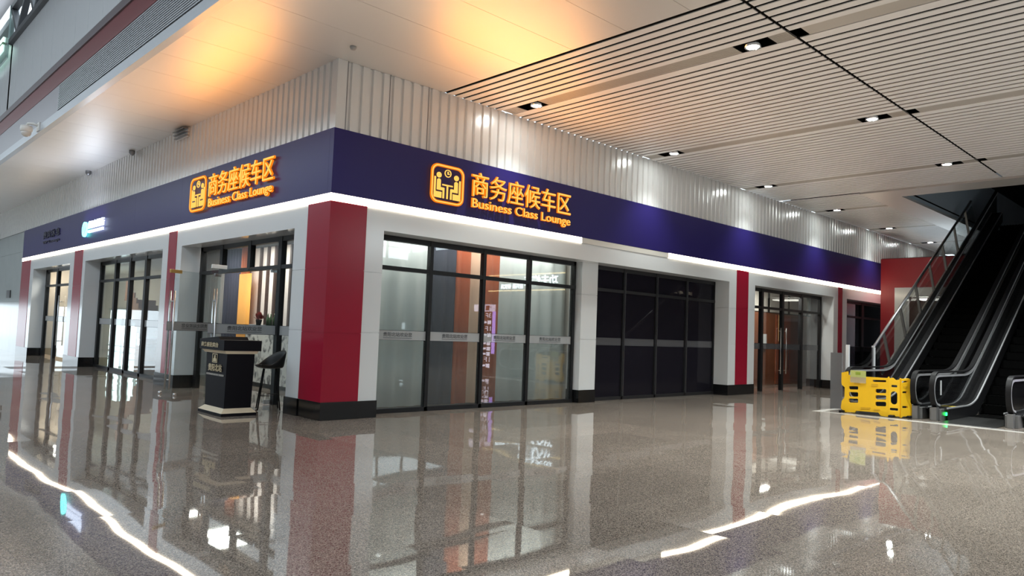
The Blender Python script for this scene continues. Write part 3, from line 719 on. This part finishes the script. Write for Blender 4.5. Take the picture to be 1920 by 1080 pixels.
# security camera on the bulkhead
t = thing('security_camera', 'white dome security camera on a bracket at the ceiling edge', 'camera', (-2.12, 9.6, 5.75)); MW = mat('white_plastic', (0.82, 0.80, 0.76), 0.35)
b = BM(); box(b, -0.02, 0.02, -0.12, 0.12, -0.10, 0.10); obj('wall_plate', b, MW, t, 0.01)
b = BM(); tube(b, [(0, 0, 0.03), (-0.10, 0.06, 0.07), (-0.18, 0.14, 0.07), (-0.20, 0.16, 0.02)], 0.03, 10); obj('bracket_arm', b, MW, t)
b = BM(); lathe(b, [(0.05, 0.04), (0.12, 0.02), (0.13, -0.04), (0.12, -0.10), (0.11, -0.11)], (-0.20, 0.17, -0.01)); obj('camera_body', b, MW, t)
b = BM(); lathe(b, [(0.107, 0), (0.10, -0.05), (0.08, -0.09), (0.04, -0.115), (0.01, -0.12)], (-0.20, 0.17, -0.12)); obj('dome_cover', b, mat('pale_dome', (0.7, 0.68, 0.64), 0.12), t)
for i, (yy, s) in enumerate(((9.7, 0.07), (13.6, 0.08))):
    b = BM(); lathe(b, [(s, 0.02), (s, -0.05), (s * 0.5, -0.10), (0.01, -0.11)], (-0.08, yy, ZC - 0.02), 14)
    tag(obj('ceiling_sensor', b, M_STEEL), ('small dark sensor at the top of the left wall, the nearer one', 'small dark sensor at the top of the left wall, the further one')[i], 'sensor', 'sensors along the left wall')
t = thing('wall_louvre', 'small louvred vent at the top of the left wall', 'vent', (-0.02, 6.5, 5.50))
for i in range(3): boxes('louvre_blade', [(-0.10 + 0.02 * i, 0.03, -0.36, 0.30, 0.07 - 0.07 * i, 0.085 - 0.07 * i)], M_STEEL, t)
boxes('back_plate', [(0.0, 0.035, -0.36, 0.30, -0.09, 0.10)], M_CEIL, t)
t = boxes('wall_box', [(0.02, 0.055, 24.0, 24.7, 2.05, 2.35)], M_FRAME); tag(t, 'small dark box on the grey stone wall at far left', 'control box')

# ================================================================ ATRIUM BULKHEAD (upper left)
XB = -2.09
M_BULK = mat('pale_blue_grey_metal', (0.52, 0.54, 0.57), 0.3, metal=0.4)
M_BULK2 = mat('mauve_grey_panel', (0.34, 0.325, 0.35), 0.32, metal=0.3)
b = BM(); box(b, XB - 0.02, XB + 0.1, -16, 44, ZC - 0.005, 5.80); struct(obj('trim_3', b, M_BULK))
b = BM(); box(b, XB + 0.01, XB + 0.1, -16, 44, 5.80, 6.42); struct(obj('wall_bulkhead', b, M_BULK2))
b = BM(); box(b, XB + 0.0, XB + 0.12, -16, 44, 6.42, 6.79); struct(obj('trim_4', b, mat('maroon_band', (0.20, 0.035, 0.04), 0.3)))
b = BM(); box(b, XB - 0.03, XB + 0.12, -16, 44, 6.79, 6.95); struct(obj('trim_5', b, mat('mauve_dark_band', (0.13, 0.10, 0.11), 0.35)))
b = BM()
for i in range(14): box(b, XB - 0.012, XB + 0.004, -12, 8.0, 5.84 + i * 0.04, 5.862 + i * 0.04)
box(b, XB + 0.004, XB + 0.0095, -12, 8.0, 5.82, 6.40, 1)
tag(obj('air_grille', b, [M_BULK, M_DARK]), 'long louvred air grille along the atrium bulkhead', 'air vent')
b = BM(); yy = -15.9
while yy < 13.9: box(b, XB + 0.02, XB + 0.12, yy + 0.004, yy + 0.996, 6.95, 8.85); yy += 1.0
yy = 13.9
while yy < 44: box(b, XB + 0.02, XB + 0.12, yy + 0.004, yy + 0.996, 6.95, 10.3); yy += 1.0
struct(obj('wall_atrium_upper', b, mat('glossy_white_panel', (0.80, 0.83, 0.86), 0.18)))
M_TRUSS = mat('truss_steel', (0.07, 0.075, 0.085), 0.5)
b = BM()
for zz in (8.9, 9.88): bar(b, (XB, -12, zz), (XB, 14, zz), 0.16, 0.14)
yy = -12; f = 0
while yy < 13.9:
    bar(b, (XB, yy, 8.9 if f else 9.88), (XB, yy + 1.0, 9.88 if f else 8.9), 0.14, 0.12); yy += 1.0; f = 1 - f
tag(obj('roof_truss', b, M_TRUSS), 'dark zigzag steel truss at the top left under the roof', 'truss')
b = BM(); box(b, -8.0, -2.6, -23, 44, 10.3, 10.5); struct(obj('ceiling_atrium', b, mat('roof_soffit', (0.22, 0.20, 0.21), 0.6)))
b = BM(); box(b, XB - 0.05, XB + 0.1, -16, 17.5, 9.97, 12.5); struct(obj('trim_8', b, MATS['roof_soffit']))
t = thing('glass_balustrade', 'glass balcony panel with a bright lit band at the upper left edge', 'balustrade', (XB - 0.08, 15, 8.0))
boxes('glass_panel', [(-0.02, 0.02, -1.05, 6, 0.45, 1.92)], glass('green_glass', (0.55, 0.68, 0.66), base=(0.40, 0.50, 0.50), opac=0.5), t)
boxes('lit_band', [(-0.05, 0.05, -0.5, 6, 1.02, 1.17)], emis('mint_band', (0.7, 1.0, 0.9), 0.6), t)
boxes('lower_lit_band', [(-0.05, 0.05, -0.4, 6, 0.80, 0.98)], MATS['mint_band'], t)
boxes('green_rail', [(-0.055, 0.055, -0.5, 6, 0.98, 1.02)], mat('green_rail', (0.10, 0.32, 0.10), 0.4), t)

# ================================================================ RIGHT: red portal
b = BM(); box(b, 21.3, 24.4, -3.35, -0.57, 3.49, 4.50); box(b, 21.3, 24.4, -1.03, -0.57, 0, 3.49); box(b, 21.32, 24.38, -3.33, -0.59, 4.50, 4.52, 1); struct(obj('wall_portal', b, [M_RED2, mat('dark_top_sheet', (0.06, 0.058, 0.055), 0.9)]))  # dark sheet added on top to stop red light bouncing up
b = BM(); box(b, 21.28, 21.6, -1.40, -1.03, 0, 3.49); box(b, 21.28, 21.6, -3.3, -1.40, 3.17, 3.49); box(b, 21.28, 21.6, -3.3, -2.9, 0, 3.17); struct(obj('trim_6', b, M_WHITE))
b = BM(); box(b, 22.6, 22.7, -3.3, -1.03, 0, 3.49); struct(obj('wall_portal_recess', b, mat('dim_recess', (0.10, 0.095, 0.085), 0.35)))
t = thing('lift_doors', 'dark lift doors in the red portal', 'lift door', (22.5, -2.1, 0))
for y0, y1 in ((-0.7, -0.01), (0.01, 0.7)): boxes('door_leaf', [(0, 0.05, y0, y1, 0.02, 2.3)], mat('dark_bronze', (0.10, 0.09, 0.08), 0.25, metal=0.7), t)
boxes('door_header', [(-0.03, 0.06, -0.8, 0.8, 2.3, 2.42)], M_STEEL, t)
t = boxes('portal_light', [(21.7, 22.4, -2.7, -1.6, 3.10, 3.14)], emis('portal_lamp', (1.0, 0.97, 0.85), 1.4)); tag(t, 'small ceiling light inside the red portal', 'ceiling light')

# ================================================================ ESCALATORS
SL = 0.585
def smooth(pts, n=3):
    for _ in range(n):
        o = [pts[0]]
        for a, c in zip(pts, pts[1:]): o += [(a[0] * .75 + c[0] * .25, a[1] * .75 + c[1] * .25), (a[0] * .25 + c[0] * .75, a[1] * .25 + c[1] * .75)]
        o.append(pts[-1]); pts = o
    return pts
XT = 23.2
def escalator(label, ya, yb, led=False):
    """ya the left handrail, yb the right one"""
    t = thing('escalator', label, 'escalator', (10.7, (ya + yb) / 2, 0), 'pair of escalators')
    O = Vector((10.7, (ya + yb) / 2, 0))
    xs = 13.15; H = 0.97
    rail = smooth([(11.05, 0.24), (10.72, 0.30), (10.60, 0.55), (10.62, 0.80), (10.78, H), (11.2, H), (12.3, H), (13.1, H), (13.7, H + 0.22), (XT, H + 0.10 + SL * (XT - xs - 0.1))])
    rail = [(x - O.x, z) for x, z in rail]
    inn = smooth([(11.05, 0.30), (10.80, 0.34), (10.68, 0.56), (10.70, 0.76), (10.84, H - 0.075), (11.2, H - 0.075), (12.3, H - 0.075), (13.13, H - 0.075), (13.73, H + 0.14), (XT, H + 0.025 + SL * (XT - xs - 0.1))])
    inn = [(x - O.x, z) for x, z in inn]
    deck = smooth([(11.05, 0.23), (11.3, 0.23), (12.0, 0.23), (12.8, 0.23), (13.5, 0.45), (XT, 0.45 + SL * (XT - 13.5))])
    deck = [(x - O.x, z) for x, z in deck]
    for s, y in ((1, ya - O.y), (-1, yb - O.y)):
        b = BM(); ribbon(b, rail, y - 0.045, y + 0.045, 0.03); obj('handrail', b, M_RUBBER, t)
        b = BM(); ribbon(b, inn, y - 0.034, y + 0.034, 0.04); obj('handrail_guide', b, M_TRIM, t)
        # glass between guide and deck
        up_ = [(11.0 - O.x + (XT - 11.0) * i / 60, 0) for i in range(61)]
        def at(P, x):
            if x <= P[0][0]: return P[0][1]
            for a, c in zip(P, P[1:]):
                if a[0] <= x <= c[0] and c[0] > a[0]: return a[1] + (c[1] - a[1]) * (x - a[0]) / (c[0] - a[0])
            return P[-1][1]
        tail = [p for p in inn if p[1] > H - 0.08 and p[0] > 0.2]; 
        pa = [(x, at(tail, max(x, tail[0][0]))) for x, _ in up_]; pb = [(x, at(deck, x)) for x, _ in up_]
        nose_a = [(q[0], q[1]) for q in ((-0.0, 0.62), (0.10, 0.86))]; nose_b = [(-0.0, 0.56), (0.10, 0.34)]
        b = BM(); sheet_between(b, nose_a + pa, nose_b + pb, y, 0.012); obj('glass_balustrade', b, glass('balustrade_glass', (0.55, 0.56, 0.57), base=(0.03, 0.03, 0.032), opac=0.25), t)
        # deck boards and skirts
        b = BM(); ribbon(b, deck, y - 0.16, y + 0.16, 0.03); obj('deck_board', b, mat('deck_metal', (0.11, 0.11, 0.115), 0.25, metal=0.8), t)
        b = BM(); edge = [(x, z + 0.018) for x, z in deck]; yi = y - s * 0.16
        ribbon(b, edge, yi - 0.014, yi + 0.014, 0.026); ribbon(b, edge, y + s * 0.16 - 0.008, y + s * 0.16 + 0.008, 0.02); obj('deck_edge', b, M_TRIM, t)
        b = BM(); sk = [(x + 0.03, max(0.0, z - 0.30)) for x, z in deck]; sheet_between(b, deck, sk, yi - s * 0.004, 0.01); obj('skirt_panel', b, mat('skirt_black', (0.03, 0.03, 0.033), 0.3, metal=0.5), t)
        b = BM(); low = [(x + 0.25, max(0.0, z - 0.95)) for x, z in deck]; sheet_between(b, deck, low, y + s * 0.16, 0.012); obj('truss_cladding', b, mat('truss_grey', (0.06, 0.06, 0.063), 0.35, metal=0.7), t)
        b = BM(); box(b, 0.15, 0.75, y - 0.11, y + 0.11, 0, 0.24); box(b, 0.03, 0.2, y - 0.055, y + 0.055, 0, 0.27); obj('newel_base', b, mat('newel_grey', (0.22, 0.22, 0.22), 0.35, metal=0.6), t, 0.01)
    w = (ya - yb) / 2 - 0.17
    b = BM(); n = 0; z = 0.0; x = 12.55 - O.x
    while x < XT - O.x - 0.3:
        z = max(0.0, SL * (x + O.x - 13.2)); z = round(z / 0.2) * 0.2
        box(b, x, x + 0.34, -w, w, z - 0.16, z + 0.02 if z else 0.015)
        for k in range(12): box(b, x, x + 0.34, -w + (2 * w) * (k + 0.2) / 12, -w + (2 * w) * (k + 0.6) / 12, z + 0.01, z + (0.03 if z else 0.02))
        x += 0.342
    obj('steps', b, mat('step_black', (0.004, 0.004, 0.004), 0.9, spec=0.0), t)
    b = BM(); box(b, -0.35, 1.85, -w, w, 0.002, 0.012); box(b, -0.37, -0.33, -w - 0.16, w + 0.16, 0.002, 0.014, 1); obj('landing_plate', b, [mat('landing_ribbed', (0.02, 0.02, 0.02), 0.4, metal=0.3), M_CHROME], t)
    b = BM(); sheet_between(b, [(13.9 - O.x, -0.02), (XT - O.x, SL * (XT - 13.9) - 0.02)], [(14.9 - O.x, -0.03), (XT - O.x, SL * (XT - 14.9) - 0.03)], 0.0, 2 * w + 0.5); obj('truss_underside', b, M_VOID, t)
    return t, O
e1, O1 = escalator('left escalator, its foot closed off by the yellow barrier', -3.62, -4.95)
e2, O2 = escalator('right escalator with a green light on its newel at the edge of the view', -5.30, -6.60)
yy = -5.30 - O2.y
boxes('white_label', [(0.44, 0.50, yy - 0.015, yy - 0.007, 0.50, 0.80)], M_WHITE, e2, label='white label on the newel glass')
boxes('yellow_sticker', [(0.95, 1.20, yy - 0.12, yy - 0.02, 0.246, 0.250)], mat('yellow_sticker', (0.8, 0.62, 0.03), 0.4), e2)
b = BM(); lathe(b, [(0.035, 0), (0.035, 0.02), (0.01, 0.03)], (0, 0, 0), 14)
g = obj('green_light', b, emis('green_led', (0.02, 1.0, 0.12), 2.5), e2); g.location = (0.42, yy - 0.115, 0.13); g.rotation_euler = (PI / 2, 0, 0)
struct(boxes('trim_7', [(10.12, 10.30, -6.95, -3.25, -0.001, 0.004), (10.12, 13.0, -3.25, -3.10, -0.001, 0.004)], mat('pale_stone', (0.62, 0.60, 0.56), 0.2)))
# safety fence beside the left escalator
t = thing('safety_fence', 'steel and glass safety fence climbing beside the left escalator', 'fence', (11.4, -3.32, 0))
O = Vector((11.4, -3.32, 0)); NI = Vector((-0.505, 0, 0.863)); DI = Vector((0.863, 0, 0.505))
for xx in (0.06, 1.62): boxes('fence_post', [(xx - 0.04, xx + 0.04, -0.03, 0.03, 0.0, 1.46)], mat('white_post', (0.78, 0.80, 0.82), 0.3), t)
boxes('smoked_panel', [(0.1, 1.58, -0.006, 0.006, 0.1, 1.42)], M_GLASSD, t)
P0 = Vector((1.62, 0, 1.42)); run = 9.6
b = BM(); tube(b, [P0, P0 + DI * run], 0.035, 10); obj('top_rail', b, M_STEEL, t)
Q0 = P0 - NI * 0.85 + DI * 0.15
b = BM(); bar(b, Q0, Q0 + DI * run, 0.04, 0.05); obj('bottom_rail', b, M_CHROME, t)
for i in range(7):
    a = P0 + DI * (0.75 + 1.35 * i)
    b = BM(); bar(b, a, a - NI * 0.85, 0.045, 0.06, (0, 1, 0)); obj('fence_post', b, M_STEEL, t)
b = BM(); A = P0 - NI * 0.05; Bq = Q0 + NI * 0.03
v = [b.verts.new(q + Vector((0, yq, 0))) for yq in (-0.004, 0.004) for q in (A, A + DI * run, Bq + DI * run, Bq)]
for f in ((0, 1, 2, 3), (7, 6, 5, 4), (0, 4, 5, 1), (1, 5, 6, 2), (2, 6, 7, 3), (3, 7, 4, 0)): b.faces.new([v[i] for i in f])
obj('glass_infill', b, M_GLASS, t)
t = boxes('screen_panel', [(11.30, 11.34, -3.26, -3.00, 0.0, 1.27)], glass('grey_screen', (0.5, 0.5, 0.5), base=(0.25, 0.25, 0.26), opac=0.6)); tag(t, 'narrow grey translucent upright panel left of the yellow barrier', 'panel')

# ================================================================ YELLOW BARRIER
t = thing('folding_barrier', 'yellow plastic folding barrier in front of the left escalator', 'barrier', (10.52, -4.60, 0))
def uvq(px, py, x0, x1, yb0, yb1, yt0, yt1, W, H):
    u = (px - x0) / (x1 - x0); yb = yb0 + (yb1 - yb0) * u; yt = yt0 + (yt1 - yt0) * u
    return (u * W, (yb - py) / (yb - yt) * H)
def hole(f, x0, y0, x1, y1, r=0.28):
    pts = rrect(x0, y0, x1, y1, min(x1 - x0, y1 - y0) * r, 3); return [f(*p) for p in pts][::-1]
f1 = lambda x, y: uvq(x, y, 100, 1130, 905, 990, 180, 215, 1.05, 0.79)
out1 = [(100, 130), (225, 105), (232, 175), (300, 178), (600, 200), (1010, 212), (1035, 180), (1045, 215), (1045, 985), (960, 975), (890, 965), (845, 905), (405, 880), (385, 915), (180, 905), (100, 845), (95, 800), (110, 690), (165, 620), (170, 420), (110, 375), (100, 330)]
holes1 = [(110, 298, 172, 328), (252, 395, 445, 460), (252, 512, 445, 602), (252, 640, 445, 722), (785, 435, 995, 515), (785, 560, 995, 645), (785, 690, 995, 780), (728, 255, 992, 296), (105, 728, 150, 770), (1085, 360, 1125, 405)]
holes1 = holes1[1:8] 
b = BM(); add_mesh(b, poly2d([[f1(*p) for p in out1]] + [hole(f1, *h) for h in holes1], 0.045), frame_mx((10.52, -3.57, 0.012), (0, -1, 0), (0, 0, 1)))
for v in b.verts: v.co -= Vector((10.52, -4.60, 0))
pn = obj('barrier_panel', b, M_YEL, t)
b = BM()
def raised(f, h, th, Mx):
    add_mesh(b, poly2d([[f(*p) for p in rrect(*h, 6, 2)]], th), Mx)
Mx1 = frame_mx((10.52 - 0.026 - 10.52, -3.57 + 4.60, 0.012), (0, -1, 0), (0, 0, 1))
for h in ((705, 335, 840, 385), (365, 310, 495, 355), (500, 805, 690, 840), (760, 835, 880, 865)): raised(f1, h, 0.01, Mx1)
obj('embossed_plate', b, M_YELD, pn)
ux, uy = 0.25, -0.14; d2 = Vector((ux, uy, 0)).normalized()
f2 = lambda x, y: uvq(x, y, 1240, 1550, 985, 975, 235, 270, 0.29, 0.79)
out2 = [(1235, 240), (1240, 222), (1250, 240), (1440, 245), (1525, 285), (1520, 360), (1480, 375), (1480, 410), (1510, 430), (1485, 530), (1482, 690), (1550, 780), (1560, 960), (1490, 985), (1420, 985), (1380, 955), (1290, 960), (1250, 985), (1235, 985)]
holes2 = [(1270, 480, 1412, 518), (1270, 760, 1418, 800), (1250, 282, 1420, 315)]
b = BM(); add_mesh(b, poly2d([[f2(*p) for p in out2]] + [hole(f2, *h) for h in holes2], 0.045), frame_mx((0.045, -0.135, 0.012), d2, (0, 0, 1)))
pn2 = obj('barrier_panel', b, M_YEL, t)
b = BM(); raised(f2, (1290, 375, 1390, 415), 0.01, frame_mx(Vector((0.045, -0.135, 0.012)) - Vector((-d2.y, d2.x, 0)) * -0.0 + d2.cross(Vector((0, 0, 1))) * 0.026, d2, (0, 0, 1)))
obj('embossed_plate', b, M_YELD, pn2)
# hinge post with the oval openings between the two panels
f3 = lambda x, y: ((x - 1040) / 200 * 0.2, (990 - y) / 760 * 0.79)
b = BM(); add_mesh(b, poly2d([[f3(*p) for p in [(1040, 262), (1050, 235), (1110, 215), (1170, 262), (1240, 245), (1240, 975), (1040, 975)]], hole(f3, 1085, 360, 1192, 405), hole(f3, 1075, 485, 1195, 745, 0.49), hole(f3, 1060, 815, 1210, 865)], 0.03), frame_mx((-0.005, 0.07, 0.014), Vector((0.24, -0.97, 0)), (0, 0, 1)))
obj('hinge_post', b, M_YEL, t)
for (fx, fy) in ((0.0, 1.0), (-0.01, 0.0), (0.27, -0.25)):
    b = BM(); hw = 0.12
    box(b, fx - hw, fx + (0.08 if fx > 0.2 else hw), fy - 0.05, fy + 0.05, 0.0, 0.055); obj('rubber_foot', b, M_RUBBER, t, 0.02)
t = thing('notice_card', 'yellow-green notice card hung on the top of the yellow barrier', 'notice', (10.47, -3.93, 0.80))
boxes('card', [(-0.008, 0.0, -0.16, 0.16, -0.02, 0.12)], mat('lime_card', (0.62, 0.66, 0.03), 0.4), t)
boxes('clear_sleeve', [(-0.01, 0.002, -0.16, 0.16, -0.14, 0.12)], glass('sleeve', (0.9, 0.92, 0.9), base=(0.7, 0.7, 0.6), opac=0.25), t)
boxes('printed_mark', [(-0.012, -0.0105, -0.05, 0.05, 0.03, 0.09)], mat('olive_print', (0.25, 0.33, 0.03), 0.5), t)

# ================================================================ LECTERN, STOOL, STOPS
t = thing('lectern', 'black reception lectern with cream bands and gold lettering by the open doors', 'lectern', (-0.77, 1.52, 0))
X0, X1, Y0, Y1 = -0.29, 0.27, -0.46, 0.45
def frustum(b, lo, hi, z0, z1, mi=0):
    A = [b.verts.new((x, y, z0)) for x, y in ((lo[0], lo[2]), (lo[1], lo[2]), (lo[1], lo[3]), (lo[0], lo[3]))]
    B = [b.verts.new((x, y, z1)) for x, y in ((hi[0], hi[2]), (hi[1], hi[2]), (hi[1], hi[3]), (hi[0], hi[3]))]
    for q in [A[::-1], B] + [[A[i], A[(i + 1) % 4], B[(i + 1) % 4], B[i]] for i in range(4)]: b.faces.new(q).material_index = mi
inset = (X0 + 0.065, X1 - 0.065, Y0 + 0.07, Y1 - 0.1)
boxes('base_plinth', [(X0, X1, Y0, Y1, 0, 0.046)], M_BLK, t, 0.003)
b = BM(); frustum(b, (X0, X1, Y0, Y1), inset, 0.046, 0.115); obj('base_band', b, M_CREAM, t)
b = BM(); frustum(b, inset, (X0 + 0.05, X1 - 0.07, Y0 + 0.02, Y1 - 0.10), 0.115, 0.955); obj('lectern_body', b, M_BLK, t, 0.003)
b = BM(); frustum(b, (X0 + 0.03, X1 - 0.04, Y0 + 0.01, Y1 - 0.07), (X0 + 0.0, X1 - 0.02, Y0 - 0.0, Y1 - 0.02), 0.955, 1.002); obj('neck_band', b, M_CREAM, t)
b = BM(); prism(b, [(X0 - 0.02, 1.002), (X1 + 0.02, 1.002), (X1 + 0.02, 1.165), (X1 - 0.05, 1.165), (X0 + 0.06, 1.165), (X0 - 0.02, 1.165)], 'y', Y0 - 0.01, Y1 + 0.04)
obj('lectern_top', b, M_BLK, t, 0.004)
b = BM(); prism(b, [(Y0 + 0.20, 1.165), (Y1 + 0.02, 1.165), (Y0 + 0.26, 1.215)], 'x', X0 + 0.0, X1 - 0.1); obj('reading_board', b, M_BLK, t)
def ltxt(name, s, y, z, w, h, m, x=X0 - 0.022):
    b = BM(); add_text(b, s, (x, y, z), (0, -1, 0), (0, 0, 1), w, h, 0.006, 0, 0.015); obj(name, b, m, t)
ltxt('gold_lettering', '商务座迎宾台', 0.40, 1.045, 0.66, 0.075, M_GOLD)
ltxt('gold_lettering', '贵阳北站', 0.24, 0.665, 0.52, 0.115, M_GOLD, X0 + 0.046)
ltxt('small_lettering', 'GUIYANGBEI RAILWAY STATION', 0.31, 0.60, 0.66, 0.03, M_SILV, X0 + 0.050)
Mx = frame_mx((X0 + 0.044, 0.10, 0.80), (0, -1, 0), (0, 0, 1)); b = BM()
add_mesh(b, poly2d([[(0, 0), (0.19, 0), (0.19, 0.14), (0, 0.14)], [(0.012, 0.012), (0.012, 0.128), (0.178, 0.128), (0.178, 0.012)]], 0.006), Mx)
add_mesh(b, poly2d([[(0.03, 0.02), (0.16, 0.02), (0.15, 0.06), (0.12, 0.075), (0.12, 0.11), (0.095, 0.12), (0.07, 0.11), (0.07, 0.075), (0.04, 0.06)]], 0.006), Mx)
obj('emblem', b, M_GOLD, t)

t = thing('bar_stool', 'black bucket-seat bar stool behind the lectern', 'stool', (-0.02, 1.66, 0))
b = BM(); n = 22; prof = [(0.0, 0.685), (0.12, 0.69), (0.19, 0.70), (0.225, 0.735), (0.245, 0.79)]
R = []
for i in range(n):
    a = 2 * PI * i / n; k = max(0.0, math.cos(a)) ** 0.6 if math.cos(a) > -0.2 else 0.0
    bk = max(0.0, (math.cos(a) + 0.35) / 1.35)
    ring = [Vector((r * math.cos(a), r * math.sin(a), z)) for r, z in ((0.10, 0.69), (0.19, 0.70), (0.225, 0.715))]
    ring.append(Vector((0.235 * math.cos(a), 0.235 * math.sin(a), 0.73 + 0.10 * bk)))
    ring.append(Vector((0.262 * math.cos(a), 0.255 * math.sin(a), 0.735 + 0.27 * bk ** 0.8)))
    R.append([b.verts.new(v) for v in ring])
c = b.verts.new((0, 0, 0.69))
for i in range(n):
    A, B = R[i], R[(i + 1) % n]; b.faces.new((c, A[0], B[0])).smooth = True
    for j in range(4): b.faces.new((A[j], B[j], B[j + 1], A[j + 1])).smooth = True
s = obj('bucket_seat', b, mat('black_leather', (0.013, 0.013, 0.014), 0.45), t)
md = s.modifiers.new('s', 'SOLIDIFY'); md.thickness = 0.03; md.offset = -1
md = s.modifiers.new('b', 'SUBSURF'); md.levels = md.render_levels = 1
LG = [(-0.23, -0.10), (0.10, -0.23), (0.23, 0.10), (-0.10, 0.23)]
for lx, ly in LG:
    b = BM(); tube(b, [(lx * 0.55, ly * 0.55, 0.69), (lx, ly, 0.008)], 0.012, 8); obj('leg', b, M_RUBBER, t)
b = BM(); tube(b, [(lx * 0.86, ly * 0.86, 0.25) for lx, ly in LG], 0.009, 8, closed=True); obj('footrest', b, M_RUBBER, t)
for i, (x, y) in enumerate(((-0.62, 5.03), (-0.52, 4.53))):
    b = BM(); lathe(b, [(0.035, 0), (0.035, 0.03), (0.025, 0.05), (0.01, 0.055)], (x, y, 0), 14)
    tag(obj('door_stop', b, M_CHROME), ('chrome door stop on the floor further from the lectern', 'chrome door stop on the floor nearer the lectern')[i], 'door stop', 'door stops by the open leaf')

# ================================================================ BEHIND THE CAMERA (seen in reflections)
b = BM()
WX = [(13.5, 15.0), (15.1, 16.6), (16.7, 18.2), (18.3, 19.8), (19.9, 21.4)]
box(b, -16, 34, -22.2, -22, 0, 5.2); box(b, -16, 34, -22.2, -22, 6.7, 9); box(b, -16, 13.4, -22.2, -22, 5.2, 6.7); box(b, 21.5, 34, -22.2, -22, 5.2, 6.7)
struct(obj('wall_back', b, mat('hall_back_wall', (0.42, 0.42, 0.42), 0.5)))
t = sroot('window_6', 'high clerestory window in the wall behind the viewpoint')
for x0, x1 in WX: boxes('window_pane', [(x0, x1, -22.12, -22.1, 5.2, 6.7)], emis('sky_pane', (0.82, 0.95, 1.0), 2.6), t)
boxes('window_frame', [(a - 0.1, a, -22.15, -22.0, 5.2, 6.7) for a, _ in WX] + [(13.4, 21.5, -22.15, -22.0, 5.8, 5.86)], M_FRAME, t)
t = sroot('window_7', 'row of bright low panes in the wall behind the viewpoint')
for x0, x1 in ((17.8, 18.5), (18.6, 19.2), (20.4, 20.9), (21.0, 21.5), (21.6, 22.6), (25.2, 25.6), (25.7, 26.3), (27.2, 28.8)): boxes('window_pane', [(x0, x1, -22.0, -21.98, 1.40, 1.75)], emis('dim_pane', (0.8, 0.95, 1.0), 1.3), t)
b = BM(); box(b, 18.0, 18.2, -22, -9.0, 0, 5.6); struct(obj('wall_opposite_shop', b, mat('dark_shop', (0.20, 0.20, 0.19), 0.5)))
t = thing('shop_sign', 'white lit tea shop sign with warm edge lights, mirrored in the curtained glazing', 'sign', (17.95, -12.6, 3.4))
boxes('sign_board', [(-0.02, 0.04, -2.6, 2.3, 0.0, 0.72)], mat('shop_sign_board', (0.10, 0.085, 0.065), 0.5), t)
boxes('edge_light', [(-0.05, 0.0, -2.6, 2.3, 0.70, 0.74), (-0.05, 0.0, -2.6, 2.3, -0.03, 0.01)], emis('amber_edge', (1.0, 0.75, 0.35), 2.5), t)
b = BM(); add_text(b, '功夫烤茶', (-0.03, 1.9, 0.18), (0, -1, 0), (0, 0, 1), 2.1, 0.48, 0.02, 0, 0.02); obj('chinese_lettering', b, emis('cool_letters', (0.75, 0.9, 1.0), 5.0), t)
b = BM(); add_text(b, '普洱茶 餐饮具', (-0.03, -0.25, 0.07), (0, -1, 0), (0, 0, 1), 1.5, 0.24, 0.02, 0, 0.02); obj('small_lettering', b, MATS['cool_letters'], t)
t = thing('wayfinding_totem', 'dark information totem with lit white header, mirrored in the curtained glazing', 'sign', (11.2, -8.0, 0))
boxes('totem_body', [(0.0, 0.12, -0.48, 0.48, 0.0, 2.13)], mat('totem_dark', (0.05, 0.03, 0.03), 0.4), t)
boxes('lit_header', [(-0.01, 0.13, -0.48, 0.48, 2.14, 2.38)], emis('lilac_panel', (0.88, 0.80, 1.0), 1.6), t)
boxes('edge_light', [(-0.01, 0.13, 0.485, 0.50, 0.7, 2.14)], emis('violet_edge', (0.55, 0.35, 1.0), 2.2), t)
M_TI = emis('lit_icons', (0.9, 0.85, 1.0), 2.0)
b = BM()
for s, z in (('3F', 1.92), ('1F', 1.47), ('1F', 0.42)): add_text(b, s, (-0.006, 0.42, z), (0, -1, 0), (0, 0, 1), 0.28, 0.16, 0, 0)
for z in (1.70, 1.27, 0.98, 0.80, 0.62, 0.22): box(b, -0.006, -0.001, 0.24, 0.42, z, z + 0.13); box(b, -0.006, -0.001, 0.08, 0.20, z + 0.03, z + 0.10)
obj('floor_list', b, M_TI, t)
b = BM(); box(b, -0.016, -0.011, 0.14, 0.32, 2.17, 2.34); obj('red_pictogram', b, mat('maroon_icon', (0.25, 0.03, 0.05), 0.5), t)
b = BM(); add_text(b, '→', (-0.016, 0.44, 2.22), (0, -1, 0), (0, 0, 1), 0.11, 0.1, 0, 0); obj('arrow', b, M_INK, t)
b = BM(); box(b, -16, -15.2, -24, 46, 0, 10.4); struct(obj('wall_sky_block', b, mat('sky_block', (0.33, 0.34, 0.35), 0.6)))  # unseen wall added to keep the sky out of the left front's reflections
# glazed end of the atrium beyond the far left
b = BM(); box(b, -15, 0.05, 44, 44.2, 2.0, 10.4); struct(obj('wall_atrium_end', b, mat('atrium_wall', (0.5, 0.5, 0.5), 0.5)))
